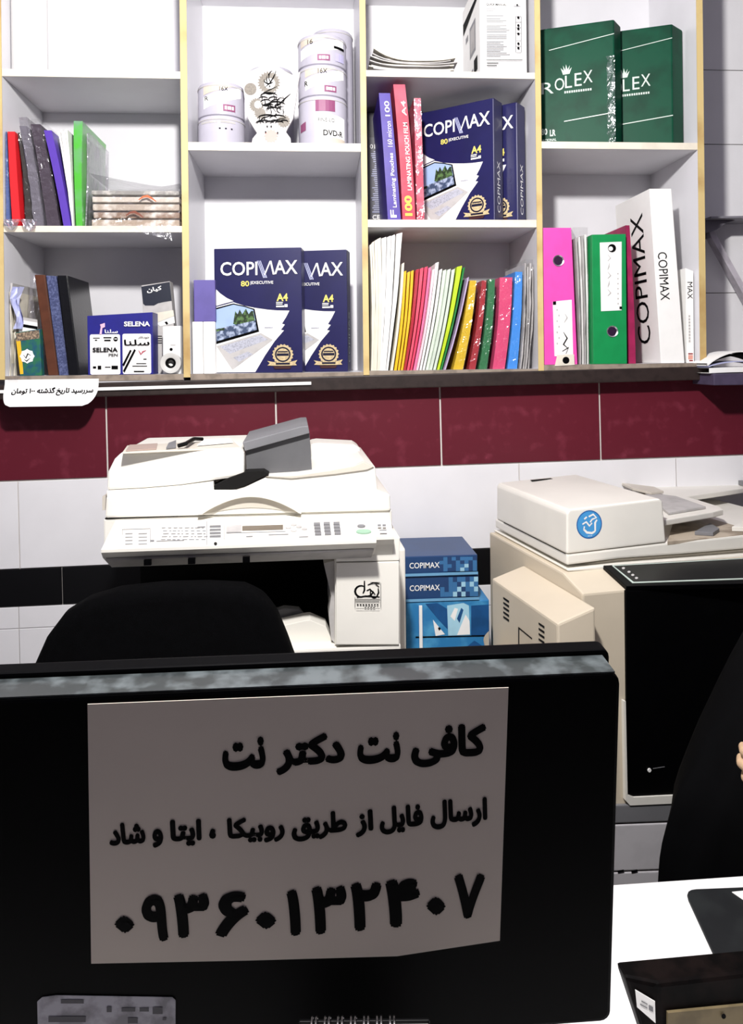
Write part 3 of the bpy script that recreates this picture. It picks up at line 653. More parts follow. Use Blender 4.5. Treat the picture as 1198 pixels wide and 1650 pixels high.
def label_prints(h, d=0.0):
    return [([(-0.05+d, h*0.55), (0.012+d, h*0.75), (0.06, h*0.92), (0.06, h*0.6), (0.0+d, h*0.38), (-0.05+d, h*0.2)], M_white), ([(-0.05+d, h*0.9), (0.03+d, h*0.9), (0.0+d, h*0.76), (-0.05+d, h*0.62)], M_tan),
            ([(0.0+d, h*0.12), (0.03+d, h*0.12), (0.03+d, h*0.32), (0.0+d, h*0.32)], M_plum), ([(0.004+d, h*0.17), (0.026+d, h*0.17), (0.026+d, h*0.27), (0.004+d, h*0.27)], M_white)]
rt = (X(561, 200, 0.01)-X(481, 200, 0.01))/2*1.0; cxt = (X(561, 200, 0.01)+X(481, 200, 0.01))/2; cyt = 0.012+rt
zt0 = ZB1; zt1 = Zp(520, 155, 0.02); zt2 = Zp(520, 105, 0.02); zt3 = Zp(520, 56, 0.02)
h1 = zt1-zt0
tub('disc_tub', 'bottom tub of the disc tower, printed DVD-R in black', cxt, cyt, rt, zt0, h1-0.0004,
    [([(-0.02, h1*0.02), (0.062, h1*0.02), (0.062, h1*0.58), (-0.02, h1*0.66)], M_white), ([(-0.018, h1*0.68), (0.03, h1*0.68), (0.03, h1*0.92), (-0.018, h1*0.92)], M_plum), ([(-0.066, h1*0.3), (-0.045, h1*0.32), (-0.045, h1*0.5), (-0.066, h1*0.46)], M_plum),
     ([(-0.01, h1*0.02), (0.062, h1*0.02), (0.062, h1*0.14), (-0.01, h1*0.16)], M_tan)],
    texts=[('DVD-R', M_black, 0.052, 0.0135, 0.026, h1*0.24, 0.02), ('FINE-LO', M_black, 0.04, 0.009, 0.008, h1*0.50, 0.0)])
tub('disc_tub', 'middle tub of the three stacked disc tubs, with a zigzag label', cxt, cyt, rt, zt1, zt2-zt1-0.0004, label_prints(zt2-zt1, 0.004), texts=[('16X', M_black, 0.022, 0.011, 0.0, (zt2-zt1)*0.78, 0.0), ('R', M_black, 0.01, 0.012, -0.042, (zt2-zt1)*0.42, 0.02)])
tub('disc_tub', 'top tub of the three stacked disc tubs, with a tan label', cxt, cyt, rt, zt2, zt3-zt2, label_prints(zt3-zt2, -0.012)+[([(0.028, 0.04), (0.062, 0.04), (0.062, 0.046), (0.028, 0.046)], M_black), ([(0.032, 0.01), (0.06, 0.01), (0.06, 0.03), (0.032, 0.03)], M_lilac)], texts=[('16', M_black, 0.014, 0.011, -0.03, (zt3-zt2)*0.76, 0.0)])
rb = 0.0535
tub('disc_tub', 'plain grey tub standing behind the disc tower by the upright', X(570, 150, 0.2)-rb-0.001, 0.2, rb, zt0, Zp(575, 60, 0.2)-zt0, group=None)
rl = (X(391, 180, 0.012)-X(314, 180, 0.012))/2; cxl = (X(391, 180, 0.012)+X(314, 180, 0.012))/2; zl1 = Zp(350, 186, 0.02)
tub('disc_tub', 'pale lower tub of the short disc stack at the left', cxl, 0.014+rl, rl, zt0, zl1-zt0-0.0004, [([(-0.05, 0.05), (-0.004, 0.05), (-0.004, 0.055), (-0.05, 0.055)], M_greyp), ([(0.004, 0.05), (0.04, 0.05), (0.04, 0.055), (0.004, 0.055)], M_greyp)] + [([(0.0+0.014*k, 0.035), (0.004+0.014*k, 0.035), (0.004+0.014*k, 0.038), (0.0+0.014*k, 0.038)], M_black) for k in range(3)])
tub('disc_tub', 'pale upper tub of the short disc stack at the left', cxl, 0.014+rl, rl, zl1, Zp(350, 132, 0.02)-zl1, label_prints(Zp(350, 132, 0.02)-zl1, 0.01), texts=[('16X', M_black, 0.02, 0.01, 0.012, 0.062, 0.0), ('R', M_black, 0.01, 0.01, -0.03, 0.04, 0.0)])
rm = (X(472, 150, 0.1)-X(396, 150, 0.1))/2; cxm = (X(472, 150, 0.1)+X(396, 150, 0.1))/2
tub('disc_tub', 'grey topped tub standing behind the white calligraphy plaque', cxm, 0.125+rm, rm, zt0, Zp(435, 104, 0.12)-zt0, group=None)
# plaque
Y0 = 0.016; T = thing('plaque', 'white tulip shaped plaque with black calligraphy and gold rosettes', 'plaque', (X(437, 229, Y0), Y0, ZB1))
loc = T.location; z4 = lambda a, b: (P(a/3.865+290, b/3.865, Y0).x-loc.x, P(a/3.865+290, b/3.865, Y0).z-loc.z)
out = [(378, 482), (410, 470), (440, 440), (500, 415), (560, 392), (610, 412), (660, 445), (700, 465), (752, 445), (738, 520), (722, 640), (705, 740), (672, 800), (662, 822), (690, 860), (694, 884), (445, 884), (452, 862), (480, 828), (455, 790), (425, 740), (408, 650), (395, 560)]
mb = MB().prism([z4(*p) for p in out], 0.0, 0.012)
zb_ = min(v[2] for v in mb.v); mb.v = [(a, b, max(c, 0) if c > zb_+0.004 else 0.0) for a, b, c in mb.v]
part(T, 'plate', mb, mat('plaque_white', '#c4c1bf', 0.5, 0.3, 0.04), bev=0.0015)
part(T, 'foot', MB().box(z4(470, 0)[0], z4(670, 0)[0], 0.0125, 0.05, 0, 0.006), M_white, bev=0.001)
M_taupe = mat('gold_rosette', '#7d756a', 0.5, 0.4, 0.3, 300); M_rose = solid('#c98f86')
S = [([z4(a, b) for a, b in circ(555, 515, 66, 44, 7, 22)], 0), ([z4(a, b) for a, b in circ(560, 520, 34, 20)], 1), ([z4(a, b) for a, b in circ(440, 555, 38, 24)], 0), ([z4(a, b) for a, b in circ(478, 655, 42, 36, 5, 18)], 0), ([z4(a, b) for a, b in circ(488, 652, 24, 20)], 1),
     ([z4(a, b) for a, b in circ(500, 705, 34, 30, 4, 15)], 0), ([z4(a, b) for a, b in circ(648, 755, 38, 30, 4, 15)], 0), ([z4(a, b) for a, b in circ(568, 848, 40, 30, 6, 12)], 2)]
SW = 1.0; ST = [([(600, 440), (585, 480), (560, 520), (530, 545)], 9), (arc(555, 500, 30, 22, 200, 20), 8), ([(545, 470), (540, 500), (548, 530)], 8), (arc(560, 560, 45, 26, 150, 30), 8), (arc(555, 600, 52, 22, 170, 350), 9), ([(520, 580), (560, 560), (605, 540)], 7),
      (arc(540, 640, 34, 20, 180, 20), 7), ([(690, 585), (655, 615), (620, 650), (590, 668)], 9), (arc(600, 660, 60, 26, 200, 340), 9), (arc(590, 690, 44, 20, 190, 350), 7), ([(520, 660), (560, 650), (600, 700)], 6), (arc(630, 640, 24, 30, 90, 300), 6),
      (arc(545, 740, 60, 24, 180, 355), 9), ([(480, 770), (520, 735), (575, 720)], 8), (arc(610, 740, 50, 22, 180, 350), 8), ([(560, 770), (610, 745), (665, 735)], 7), ([(500, 720), (495, 750), (505, 775)], 6), ([(530, 715), (528, 745), (538, 765)], 6), ([(640, 600), (650, 625), (640, 655)], 6), (arc(575, 480, 20, 36, 80, 280), 6)] + [(arc(520+17*i, 620+22*(i % 4), 30+4*(i % 3), 16+5*(i % 2), 190-12*i, 345-8*i), 6) for i in range(8)] + [([(508+19*i, 585+30*(i % 4)), (514+19*i, 610+30*(i % 4)), (510+19*i, 628+30*(i % 4))], 6) for i in range(8)] + [(arc(500+30*i, 770-6*(i % 2), 26, 14, 185, 350), 7) for i in range(6)]
S += [([z4(*p) for p in stroke(s, w_*SW)], 3) for s, w_ in ST]
S += [([z4(a, b) for a, b in [(x-6, y), (x, y-6), (x+6, y), (x, y+6)]], 3) for x, y in ((555, 468), (560, 540), (600, 610), (545, 790), (570, 790), (600, 715), (535, 825), (610, 830))]
decal(T, 'calligraphy', (0, 0, 0), (1, 0, 0), (0, 0, 1), (0, -1, 0), S, [M_taupe, M_white, M_rose, M_black], base=0.0004, step=0.00008)
# white boxes with the violet box on top
hb = Zp(328, 518, 0.014)-zB
for lab, a, b in (('narrow white box at the left end of the ream shelf', 310.5, 327.4), ('white box between the narrow white box and the front blue ream', 328, 347)):
    solo('white_box', lab, 'box', MB().box(X(a, 560, 0.014), X(b, 560, 0.014), 0.014, 0.12, zB, zB+hb-0.0005), M_white, (X((a+b)/2, 560, 0.014), 0.07, zB), world=True, bev=0.0015, group='white boxes beside the reams')
solo('violet_box', 'plain violet box lying on two white boxes beside the front ream', 'box', MB().box(X(312.5, 480, 0.016), X(347, 480, 0.016), 0.016, 0.118, zB+hb, Zp(330, 451, 0.016)), mat('violet_card', '#5c5296', 0.5, 0.4, 0.1), (X(330, 480, 0.016), 0.07, zB+hb), world=True, bev=0.0015)

# ---------------------------------------------------------------- column three, top
T = thing('paper_pile', 'pile of curled grey papers on the top shelf beside the white box', 'papers', (X(670, 114, 0.05), 0.05, ZC1))
for k in range(9):
    x0, x1 = X(594+random.uniform(0, 9), 100, 0.02), X(744-random.uniform(2, 22), 100, 0.02); z = ZC1+0.001+0.0036*k; c = random.uniform(0.0, 0.012)+0.004*(k > 5); y0 = 0.006+random.uniform(0, 0.014)
    fn = lambda u, v: (x0+(x1-x0)*u, y0+0.21*v, z+c*(abs(u-0.55)*2)**3*(1.4 if u < 0.5 else 0.8)+0.0004*math.sin(u*9+k))
    mb = MB().grid(fn, 14, 2)
    n0 = len(mb.v); mb.grid(lambda u, v: (fn(u, v)[0], fn(u, v)[1], fn(u, v)[2]+0.0026), 14, 2)
    for j in range(14): mb.f.append([j, j+1, n0+j+1, n0+j]); mb.m.append(0)
    wpart(T, 'sheet', mb, (M_greyp, M_cream, M_greyp)[k % 3])
T = thing('instruction_box', 'white carton with columns of printed instructions on the top shelf', 'box', (X(811, 114, 0.006), 0.006, ZC1))
xa, xb = X(774, 60, 0.006), X(849, 60, 0.006); zt = Zp(811, -42, 0.006)
wpart(T, 'carton', MB().box(xa, xb, 0.006, 0.22, ZC1, zt), M_white, bev=0.0015)
loc = T.location; z6 = lambda a, b: (P(a/3.993+580, b/3.995, 0.006).x-loc.x, P(a/3.993+580, b/3.995, 0.006).z-loc.z)
S = [([z6(*p) for p in rect(815+j*5, y, 815+j*5+wd_, y+3.5)], 0) for y, wd_, j in [(58, 60, 0), (70, 45, 0)] + [(100+k*10.5, random.choice((110, 130, 150, 90, 0)), 0) for k in range(26)] if wd_]
S += [([z6(*p) for p in rect(1000, 108, 1003, 340)], 0), ([z6(*p) for p in rect(1035, 108, 1038, 340)], 0)] + [([z6(*p) for p in rect(1003, y, 1035, y+3)], 0) for y in (108, 145, 180, 215, 265, 300, 340)] + [([z6(*p) for p in circ(1018, y, 8, 10)], 1) for y in (118, 168, 190, 222, 285, 314)]
S += [([z6(*p) for p in rect(812, 389, 1045, 393)], 1), ([z6(*p) for p in rect(815, 408, 890, 413)], 1), ([z6(*p) for p in rect(815, 424, 880, 429)], 1), ([z6(*p) for p in rect(985, 40, 1030, 44)], 0), ([z6(*p) for p in circ(1010, 38, 6, 8)], 1)]
decal(T, 'front_print', (0, 0, 0), (1, 0, 0), (0, 0, 1), (0, -1, 0), S, [M_greypl, M_black], base=0.0004)
a = z6(815, 38); b = z6(945, 24); text(T, 'QUICK MANUAL', M_black, b[0]-a[0], b[1]-a[1], ((a[0]+b[0])/2, -0.0006, (a[1]+b[1])/2), bold=0.02)
xs = xa-loc.x
decal(T, 'side_print', (xs, 0, 0), (0, -1, 0), (0, 0, 1), (-1, 0, 0), [(rect(-0.12, 0.075, -0.05, 0.155), 0), (rect(-0.11, 0.085, -0.06, 0.145), 1), (rect(-0.17, 0.135, -0.14, 0.15), 0), (rect(-0.13, 0.005, -0.08, 0.04), 0), (rect(-0.07, 0.02, -0.03, 0.055), 2), ([(-0.2, 0.17), (-0.02, 0.19), (-0.02, 0.2), (-0.2, 0.2)], 2)], [M_greypl, M_greyp, M_black], base=0.0004)

# column three, middle
T = thing('book', 'dark grey printed panel box with small text, far left behind the purple box', 'box', (X(607, 354, 0.215), 0.215, ZC2))
xa, xb = X(588, 300, 0.215), X(630, 300, 0.215); T.name = 'panel_box'
wpart(T, 'box', MB().box(xa+0.004, xb, 0.215, 0.26, ZC2, Zp(610, 180, 0.215)), mat('charcoal_card', '#2b2931', 0.5, 0.4, 0.15), bev=0.0015)
loc = T.location; z6 = lambda a, b: (P(a/3.993+580, b/3.995, 0.215).x-loc.x, max(0.001, P(a/3.993+580, b/3.995, 0.215).z-loc.z))
S = [([z6(*p) for p in rect(62, 885, 200, 1412)], 0)]
S += [([z6(*p) for p in rect(70+random.uniform(0, 30), 975+k*13, 145-random.uniform(0, 22), 979+k*13)], 1) for k in range(31)]
decal(T, 'front_print', (0, 0, 0), (1, 0, 0), (0, 0, 1), (0, -1, 0), S, [mat('ash_card', '#4a4850', 0.5), M_lav], base=0.0008)
for s, r_ in (('010', (66, 930, 126, 958)), ('CE', (82, 1385, 130, 1412))):
    a, b = z6(r_[0], r_[3]), z6(r_[2], r_[1]); text(T, s, M_white, b[0]-a[0], b[1]-a[1], ((a[0]+b[0])/2, -0.0016, (a[1]+b[1])/2), bold=0.01)
def pouch(label, b, t, wb, wt, Y, m, bend, texts, film_=True):
    T = thing('pouch_box', label, 'box', (X(*b, Y), Y, ZC2), group='laminating pouch boxes')
    wpart(T, 'box', leafpx(MB(), b, t, wb, wt, Y, 0.2, ZC2, bend, 0.0002), m)
    loc = T.location
    p0, p1 = P(*b, Y), P(*t, Y); H = p1.z-p0.z; k = P(b[0]+1, b[1], Y).x-P(b[0], b[1], Y).x; wid = (wb+wt)/2*k
    def cu(p):                                # p: x across, z along the height
        s = p.z/H; return Vector((p.x+(p1.x-p0.x)*s+bend*math.sin(PI*s), -0.0012, p.z))
    for s, mm, z0, z1, x0, x1, bo in texts:
        text(T, s, mm, (z1-z0)*H, (x1-x0)*wid, (((x0+x1)/2-0.5)*wid, 0, (z0+z1)/2*H), (0, 0, 1), (-1, 0, 0), bold=bo, curl=cu)
    if film_: wpart(T, 'plastic_wrap', leafpx(MB(), b, t, wb, wt, Y, 0.2, ZC2, bend, 0.001, n=14, grow=0.0004), M_film)
    return T
M_pur = mat('purple_card', '#3c2590', 0.4, 0.4, 0.15); M_pink = mat('pink_card', '#ad2a45', 0.4, 0.4, 0.2, 12, hex2='#bd4a60')
pouch('purple laminating pouch box with white lettering on its spine', (636, 354), (620, 150), 21, 18, 0.01, M_pur, 0.001, [('Laminating Pouches', M_white, 0.1, 0.53, 0.45, 0.85, 0.012), ('160 micron', M_white, 0.58, 0.78, 0.4, 0.8, 0.0), ('100', M_white, 0.82, 0.94, 0.4, 0.8, 0.01), ('F', M_white, 0.02, 0.08, 0.2, 0.7, 0.02)], False)
pouch('red laminating pouch box with yellow figures at its foot', (659.5, 354), (643.5, 136), 21, 19, 0.008, M_pink, 0.003, [('LAMINATING POUCH FILM', M_white, 0.22, 0.72, 0.5, 0.85, 0.01), ('100', solid('#f0d24a'), 0.03, 0.18, 0.2, 0.8, 0.04), ('A4', M_white, 0.77, 0.88, 0.5, 0.85, 0.01)], False)
pouch('narrow pink box between the red pouch box and the turned ream', (678.5, 354), (673, 158), 12, 11, 0.006, mat('rose_card', '#b83c55', 0.4, 0.4, 0.3, 15, hex2='#d07c8c'), 0.0, [])

# ---------------------------------------------------------------- column three, bottom: papers and folders on edge
T = thing('paper_bundle', 'tall bundle of cream and white sheets at the left of the folder row', 'papers', (X(606, 597), 0.02, zC))
sh = [((600, 597), (597.5, 394), 3.6, 3, M_cream), ((603, 597), (601, 390), 2.5, 3, M_cream), ((605.5, 597), (606, 387), 3.6, 5, M_cream), ((610, 597), (611, 384), 4.2, 6, M_cream), ((612, 597), (619, 383), 4, 7.5, M_white), ((616, 597), (627, 381), 3.6, 6.5, M_white), ((620, 597), (634, 379), 3.6, 6, M_white), ((624, 597), (644, 376), 3.2, 9, M_white)]
for i, (b, t, wb, wt, m) in enumerate(sh):
    wpart(T, 'sheet', leafpx(MB(), b, t, wb, wt, 0.004+0.004*(i % 3), 0.2, zC, 0.0035, 0.0006, 0.002), m)
G = 'card folders standing in the folder row'
ys, rd, pk, lg = solid('#e6b416'), solid('#a81d33'), solid('#df4a63'), mat('pale_green_card', '#c3cfc0', 0.6)
FOLD = [('cream folder between the white sheets and the yellow folders', (631.5, 597), (650, 424), 4.5, 4.5, M_cream), ('first yellow folder from the left, next to the cream folder', (637.5, 597), (653, 437), 5, 5, ys), ('second yellow folder, between two yellow folders', (643, 597), (659, 438), 4, 5, ys), ('third yellow folder, next to the dark red folder', (648, 597), (665, 436), 4, 5, ys),
        ('dark red folder right of the yellow folders', (653, 597), (673, 434), 4, 6, rd), ('red folder right of the dark red folder', (658, 597), (680, 432), 4.5, 6, pk), ('rose folder beside the red folder', (663, 597), (687, 430), 4, 6, solid('#cf3a5c')), ('pink folder next to the white folders', (668, 597), (693, 431), 4, 5, solid('#e5709a')),
        ('pale pink folder left of a tall white sheet', (673, 597), (699, 434), 4, 5, solid('#e3c3cc')), ('tall white folder with a pointed top, in the folder row', (678, 597), (705, 423), 4, 6, M_white), ('white folder left of the pale green folders', (683, 597), (711, 434), 4, 5, M_white),
        ('first pale green folder beside the white folder', (688.5, 597), (717, 435), 5, 6, lg), ('middle pale green folder of three', (694.5, 597), (724, 434), 5, 6, lg), ('last pale green folder beside the lime folder', (700.5, 597), (731, 434), 5, 6, lg),
        ('lime green folder leaning right in the folder row', (706.5, 597), (741, 429), 4.5, 9, solid('#b5cf25')), ('dark green folder behind the lime folder', (711, 597), (748, 431), 3.6, 4, solid('#1f7a35')), ('lilac folder right of the dark green folder', (717.5, 597), (755, 447), 3, 3, solid('#b7a3c6'))]
for i, (lab, b, t, wb, wt, m) in enumerate(FOLD):
    leafthing('card_folder', lab, 'folder', b, t, wb, wt, 0.006+0.005*(i % 4), 0.2, zC, m, 0.004, 0.0004, 0.0015, group=G)
W = 'crinkled film packs at the right of the folder row'
for lab, b, t, wb, wt, h, bd in (('yellow film wrapped pack right of the lilac folder', (738.5, 596), (763, 452), 17, 12, '#d8b414', 0.004), ('narrow red film wrapped pack between yellow and green', (761, 596), (780.5, 452), 12, 9, '#a31f2a', 0.004), ('green film wrapped pack between red and pink', (778.5, 596), (793, 450), 14, 12, '#247040', 0.004), ('thick pink film wrapped pack left of the blue one', (804, 596), (816, 447), 21, 22, '#da4676', 0.004), ('sky blue film wrapped pack near the upright', (826, 596), (836.5, 438), 17, 13, '#3d8fe4', 0.003)):
    wrapped('film_pack', lab, 'folder', b, t, wb, wt, 0.01, 0.19, zC, solid(h), bd, W)
T = thing('plastic_sleeve', 'bundle of clear sleeves squeezed against the right upright of the folder row', 'sleeve', (X(848, 596), 0.01, zC))
for k in range(4): wpart(T, 'sheet', leafpx(MB(), (839.5+k*4.2, 596), (847+k*4, 424+6*(k % 2)), 1.6, 2.4, 0.008+0.01*(k % 2), 0.19, zC, 0.004, 0.0012), M_greyp)
wpart(T, 'plastic_wrap', leafpx(MB(), (846, 596), (853.5, 418), 17, 13, 0.006, 0.2, zC, 0.003, 0.001, n=14), M_film)

# ---------------------------------------------------------------- column four, bottom: binders
def binder(label, quad, Y, m, hole, lab_px, group='lever arch binders'):
    pts = [P(x, y, Y) for x, y in quad]; q = [(p.x, p.z) for p in pts]; q[2] = (q[2][0], zD); q[3] = (q[3][0], zD)
    T = thing('binder', label, 'binder', ((q[2][0]+q[3][0])/2, Y, zD), group=group)
    (a, b, c, d) = [Vector((x, 0, z)) for x, z in q]; ins = lambda p, o, s: (p.x+(o.x-p.x)*s, p.z+(o.z-p.z)*s)
    wpart(T, 'spine', MB().prism([tuple((v.x, v.z)) for v in (a, b, c, d)], Y, Y+0.003), m, bev=0.0008)
    s = 0.04
    for l_, r_, nm in ((0, s, 'cover'), (1-s, 1, 'cover')):
        wpart(T, nm, MB().prism([ins(a, b, l_), ins(a, b, r_), ins(d, c, r_), ins(d, c, l_)], Y+0.0031, Y+0.235), m)
    wpart(T, 'pages', MB().prism([(x, z-(0.02 if i < 2 else -0.004)) for i, (x, z) in enumerate([ins(a, b, 0.1), ins(a, b, 0.9), ins(d, c, 0.9), ins(d, c, 0.1)])], Y+0.02, Y+0.21), M_white)
    loc = T.location
    h = P(*hole, Y); k = P(hole[0]+1, hole[1], Y).x-h.x
    ring = MB().grid(lambda u, v: (h.x-loc.x+[7.2, 9, 9, 7.2][int(round(v*3))]*k*math.cos(2*PI*u), [-0.0006, -0.002, -0.0004, -0.0002][int(round(v*3))], h.z-loc.z+[7.2, 9, 9, 7.2][int(round(v*3))]*k*math.sin(2*PI*u)), 24, 3)
    part(T, 'finger_ring', ring, mat('steel', '#c9c7cc', 0.25, 0.5, metal=0.8), label='metal ring of the finger hole', smooth=True)
    decal(T, 'finger_hole', (h.x-loc.x, 0, h.z-loc.z), (1, 0, 0), (0, 0, 1), (0, -1, 0), [(circ(0, 0, 7.4*k, 20), 0)], [solid('#2a1030')])
    pl = [P(x, y, Y) for x, y in lab_px]; lp = [(p.x-loc.x, p.z-loc.z) for p in pl]
    lb = part(T, 'spine_label', MB().prism(lp, -0.0012, -0.0002), M_white)
    return T, lb, loc
T, lb, loc = binder('pink lever arch binder with a hanging white tag', [(876, 367), (921, 367), (931, 586), (878, 586)], 0.004, mat('hot_pink', '#e84fae', 0.45, 0.4, 0.06), (900, 420), [(891, 486), (921.5, 483), (924, 574), (894, 574)])
zz = lambda a, b: (P(a, b, 0.004).x-loc.x, P(a, b, 0.004).z-loc.z)
S = [([zz(897+3*(k % 2), 498+k*9), zz(899+3*(k % 2), 498+k*9), zz(899+3*(k % 2), 501+k*9), zz(897+3*(k % 2), 501+k*9)], 0) for k in range(7)] + [([zz(*p) for p in stroke([(908, 535), (914, 545), (908, 555), (916, 562)], 2.5)], 1), ([zz(*p) for p in stroke([(910, 505), (914, 512), (909, 520)], 2)], 0), ([zz(*p) for p in stroke([(906, 566), (916, 560), (912, 570)], 3)], 1), ([zz(891, 486), zz(896, 485.5), zz(896, 491), zz(891, 491)], 1)]
decal(lb, 'label_marks', (0, -0.0012, 0), (1, 0, 0), (0, 0, 1), (0, -1, 0), S, [M_greyp, M_black])
tag = part(T, 'tag', MB().prism([zz(897, 572), zz(924, 571), zz(925, 588), zz(893, 590)], -0.0070, -0.0062), M_cream, label='cream tag below the spine label')
decal(tag, 'tag_hole', (zz(911, 580.5)[0], -0.0070, zz(911, 580.5)[1]), (1, 0, 0), (0, 0, 1), (0, -1, 0), [(circ(0, 0, 0.0085, 16), 0)], [M_black])
T, lb, loc = binder('green lever arch binder with a long white spine label', [(954.5, 378), (1009, 377), (1011, 586), (957, 586)], 0.002, mat('binder_green', '#0f8a4a', 0.45, 0.4, 0.08), (987, 534), [(967, 391), (1002, 389.5), (1002, 500), (969, 501.5)])
zz = lambda a, b: (P(a, b, 0.002).x-loc.x, P(a, b, 0.002).z-loc.z)
S = [([zz(995, 440+k*8), zz(997, 440+k*8), zz(997, 442.5+k*8), zz(995, 442.5+k*8)], 0) for k in range(7)] + [([zz(*p) for p in stroke([(979+3*(k % 2), 410+k*14), (984-3*(k % 2), 416+k*14), (979, 421+k*14)], 1.8)], 0) for k in range(5)] + [([zz(*p) for p in circ(986, 400, 6.5, 18)], 1), ([zz(*p) for p in circ(984, 401, 3.6, 12)], 2), ([zz(*p) for p in rect(998, 494, 1002, 498)], 1)]
decal(lb, 'label_marks', (0, -0.0012, 0), (1, 0, 0), (0, 0, 1), (0, -1, 0), S, [M_greyp, M_black, M_white])
T = thing('sleeve_pack', 'grey pack of clear sleeves between the pink and green binders', 'sleeve', (X(943, 586), 0.02, zD))
for k in range(4): wpart(T, 'sheet', leafpx(MB(), (936+k*4, 586), (929+k*4.8, 384-2*k), 1.5, 2.6, 0.016+0.008*(k % 2), 0.19, zD, 0.002, 0.0008), (M_greyp, M_white)[k % 2])
wpart(T, 'plastic_wrap', leafpx(MB(), (942.5, 586), (936, 366), 17, 22, 0.012, 0.2, zD, 0.001, 0.001, n=14), M_film)
def fn(u, v): return (X(922, 380, 0.08)+u*(X(931, 380, 0.08)-X(922, 380, 0.08)), 0.08+0.05*v+0.006*math.sin(u*9), Zp(950, 386, 0.08)+(0.012+0.03*u+0.006*math.sin(u*6))*v)
part(T, 'film_flap', MB().grid(fn, 10, 3), M_film2, off=tuple(T.location), label='grey film flap folded over the top')
leafthing('card_folder', 'magenta folder standing right of the green binder', 'folder', (1019.5, 586), (1012, 363), 12, 7, 0.016, 0.2, zD, mat('magenta_card', '#9e2152', 0.5, 0.4, 0.3, 25), 0.002, 0.0005)
T = thing('carton', 'tall white paper carton with black lettering leaning in the binder cubby', 'carton', (X(1085, 586), 0.008, zD))
Y0 = 0.008; qd = [(1047, 304), (1082.5, 304), (1104, 586), (1066, 586)]
pp = [(P(a, b, Y0).x, P(a, b, Y0).z) for a, b in qd]; pp[2] = (pp[2][0], zD); pp[3] = (pp[3][0], zD)
wpart(T, 'carton', MB().prism(pp, Y0, Y0+0.215), M_white, bev=0.0015)
loc = T.location; A_ = Vector((pp[3][0]-loc.x, 0, 0)); B_ = Vector((pp[0][0]-loc.x, 0, pp[0][1]-zD)); up = (B_-A_).normalized()
C0 = P(1070, 445, Y0)
text(T, 'COPIMAX', M_black, 0.118, 0.023, (C0.x-loc.x, -0.0006, C0.z-loc.z), tuple(-up), (up.z, 0, -up.x), bold=0.0)
mid = A_+(B_-A_)*0.5
text(T, 'COPIMAX', M_black, 0.33, 0.075, (mid.x-up.z*0.0006, 0.085, mid.z+up.x*0.0006), tuple(up), (0, 1, 0), bold=0.0)
T = thing('fax_box', 'small white box with a red stripe beside the right upright', 'box', (X(1116, 586), 0.03, zD))
Y0 = 0.02; qd = [(1105.5, 432), (1118, 437), (1119, 586), (1107.5, 586)]
pp = [(P(a, b, Y0).x, P(a, b, Y0).z) for a, b in qd]; pp[2] = (pp[2][0], zD); pp[3] = (pp[3][0], zD)
T.name = 'roll_box'
wpart(T, 'box', MB().prism(pp, Y0, Y0+0.18), M_white, bev=0.001)
loc = T.location; zz = lambda a, b: (P(a, b, Y0).x-loc.x, P(a, b, Y0).z-loc.z)
c = zz(1112.5, 468); text(T, 'MAX', M_black, 0.042, 0.013, (c[0], Y0-loc.y-0.0006, c[1]), (0, 0, -1), (1, 0, 0), bold=0.0)
decal(T, 'front_print', (0, Y0-loc.y, 0), (1, 0, 0), (0, 0, 1), (0, -1, 0), [([zz(*p) for p in rect(1109.5, 569, 1117, 571)], 0), ([zz(*p) for p in rect(1109.5, 572, 1117, 579)], 1), ([zz(*p) for p in rect(1111, 580, 1117, 582)], 0)] + [([zz(*p) for p in rect(1110, 508+k*5, 1112.5, 511+k*5)], 2) for k in range(9)], [solid('#8a2a2a'), solid('#d99a8a'), M_greyp], base=0.0006)

# ---------------------------------------------------------------- right of the bookcase: bracket, wall shelf, floppy notebook
T = thing('shelf_bracket', 'grey metal bracket with a slanting strut on the right hand white tiles', 'bracket', (X(1180, 360, 0.2), 0.2, Zp(1180, 372, 0.2)))
Yb = 0.2; pq = lambda a, b, Y=Yb: (P(a, b, Y).x, P(a, b, Y).z)
M_br = mat('bracket_metal', '#77737c', 0.5, 0.5, 0.1, metal=0.3)
wpart(T, 'plate', MB().prism([pq(1137, 355), pq(1186, 355), pq(1172, 359), pq(1156, 370), pq(1146, 374), pq(1137, 374)], Yb, YU-0.0005), M_br, bev=0.001)
wpart(T, 'top_bar', MB().prism([pq(1137, 352), pq(1240, 350), pq(1240, 353), pq(1137, 355)], Yb-0.03, YU-0.0005), mat('bar_metal', '#8a8890', 0.5, metal=0.2))
wpart(T, 'strut', MB().prism([pq(1149, 373), pq(1157, 369), pq(1222, 485), pq(1214, 489)], Yb+0.02, Yb+0.05), mat('strut_metal', '#c4bec6', 0.5, 0.4, 0.2, metal=0.1), bev=0.001)
wpart(T, 'bolt', MB().lathe([(0.006, 0), (0.006, 0.012)], n=10).mesh('x', M_br) and MB().box(X(1146, 377, Yb), X(1151, 377, Yb), Yb+0.02, Yb+0.04, Zp(1148, 382, Yb), Zp(1148, 374, Yb)), M_br)
Ys = -0.07; ws = P(1151, 602, Ys); we = P(1290, 594, Ys)
zt = ws.z; zb2 = P(1152, 621, Ys).z
solo('wall_shelf', 'thick dusky purple shelf board right of the bookcase under the notebook', 'shelf', MB().prism([(ws.x, 0), (we.x, 0), (we.x, zt-zb2), (ws.x+0.01, zt-zb2)][::-1] if False else [(ws.x, 0), (we.x, 0), (we.x, zt-zb2), (ws.x, zt-zb2)], Ys, YL-0.006), mat('dusky_board', '#4b4258', 0.5, 0.4, 0.2, 30), (0, 0, zb2), bev=0.002)
xa = X(1139, 590, -0.05); xb = X(1260, 590, -0.05)
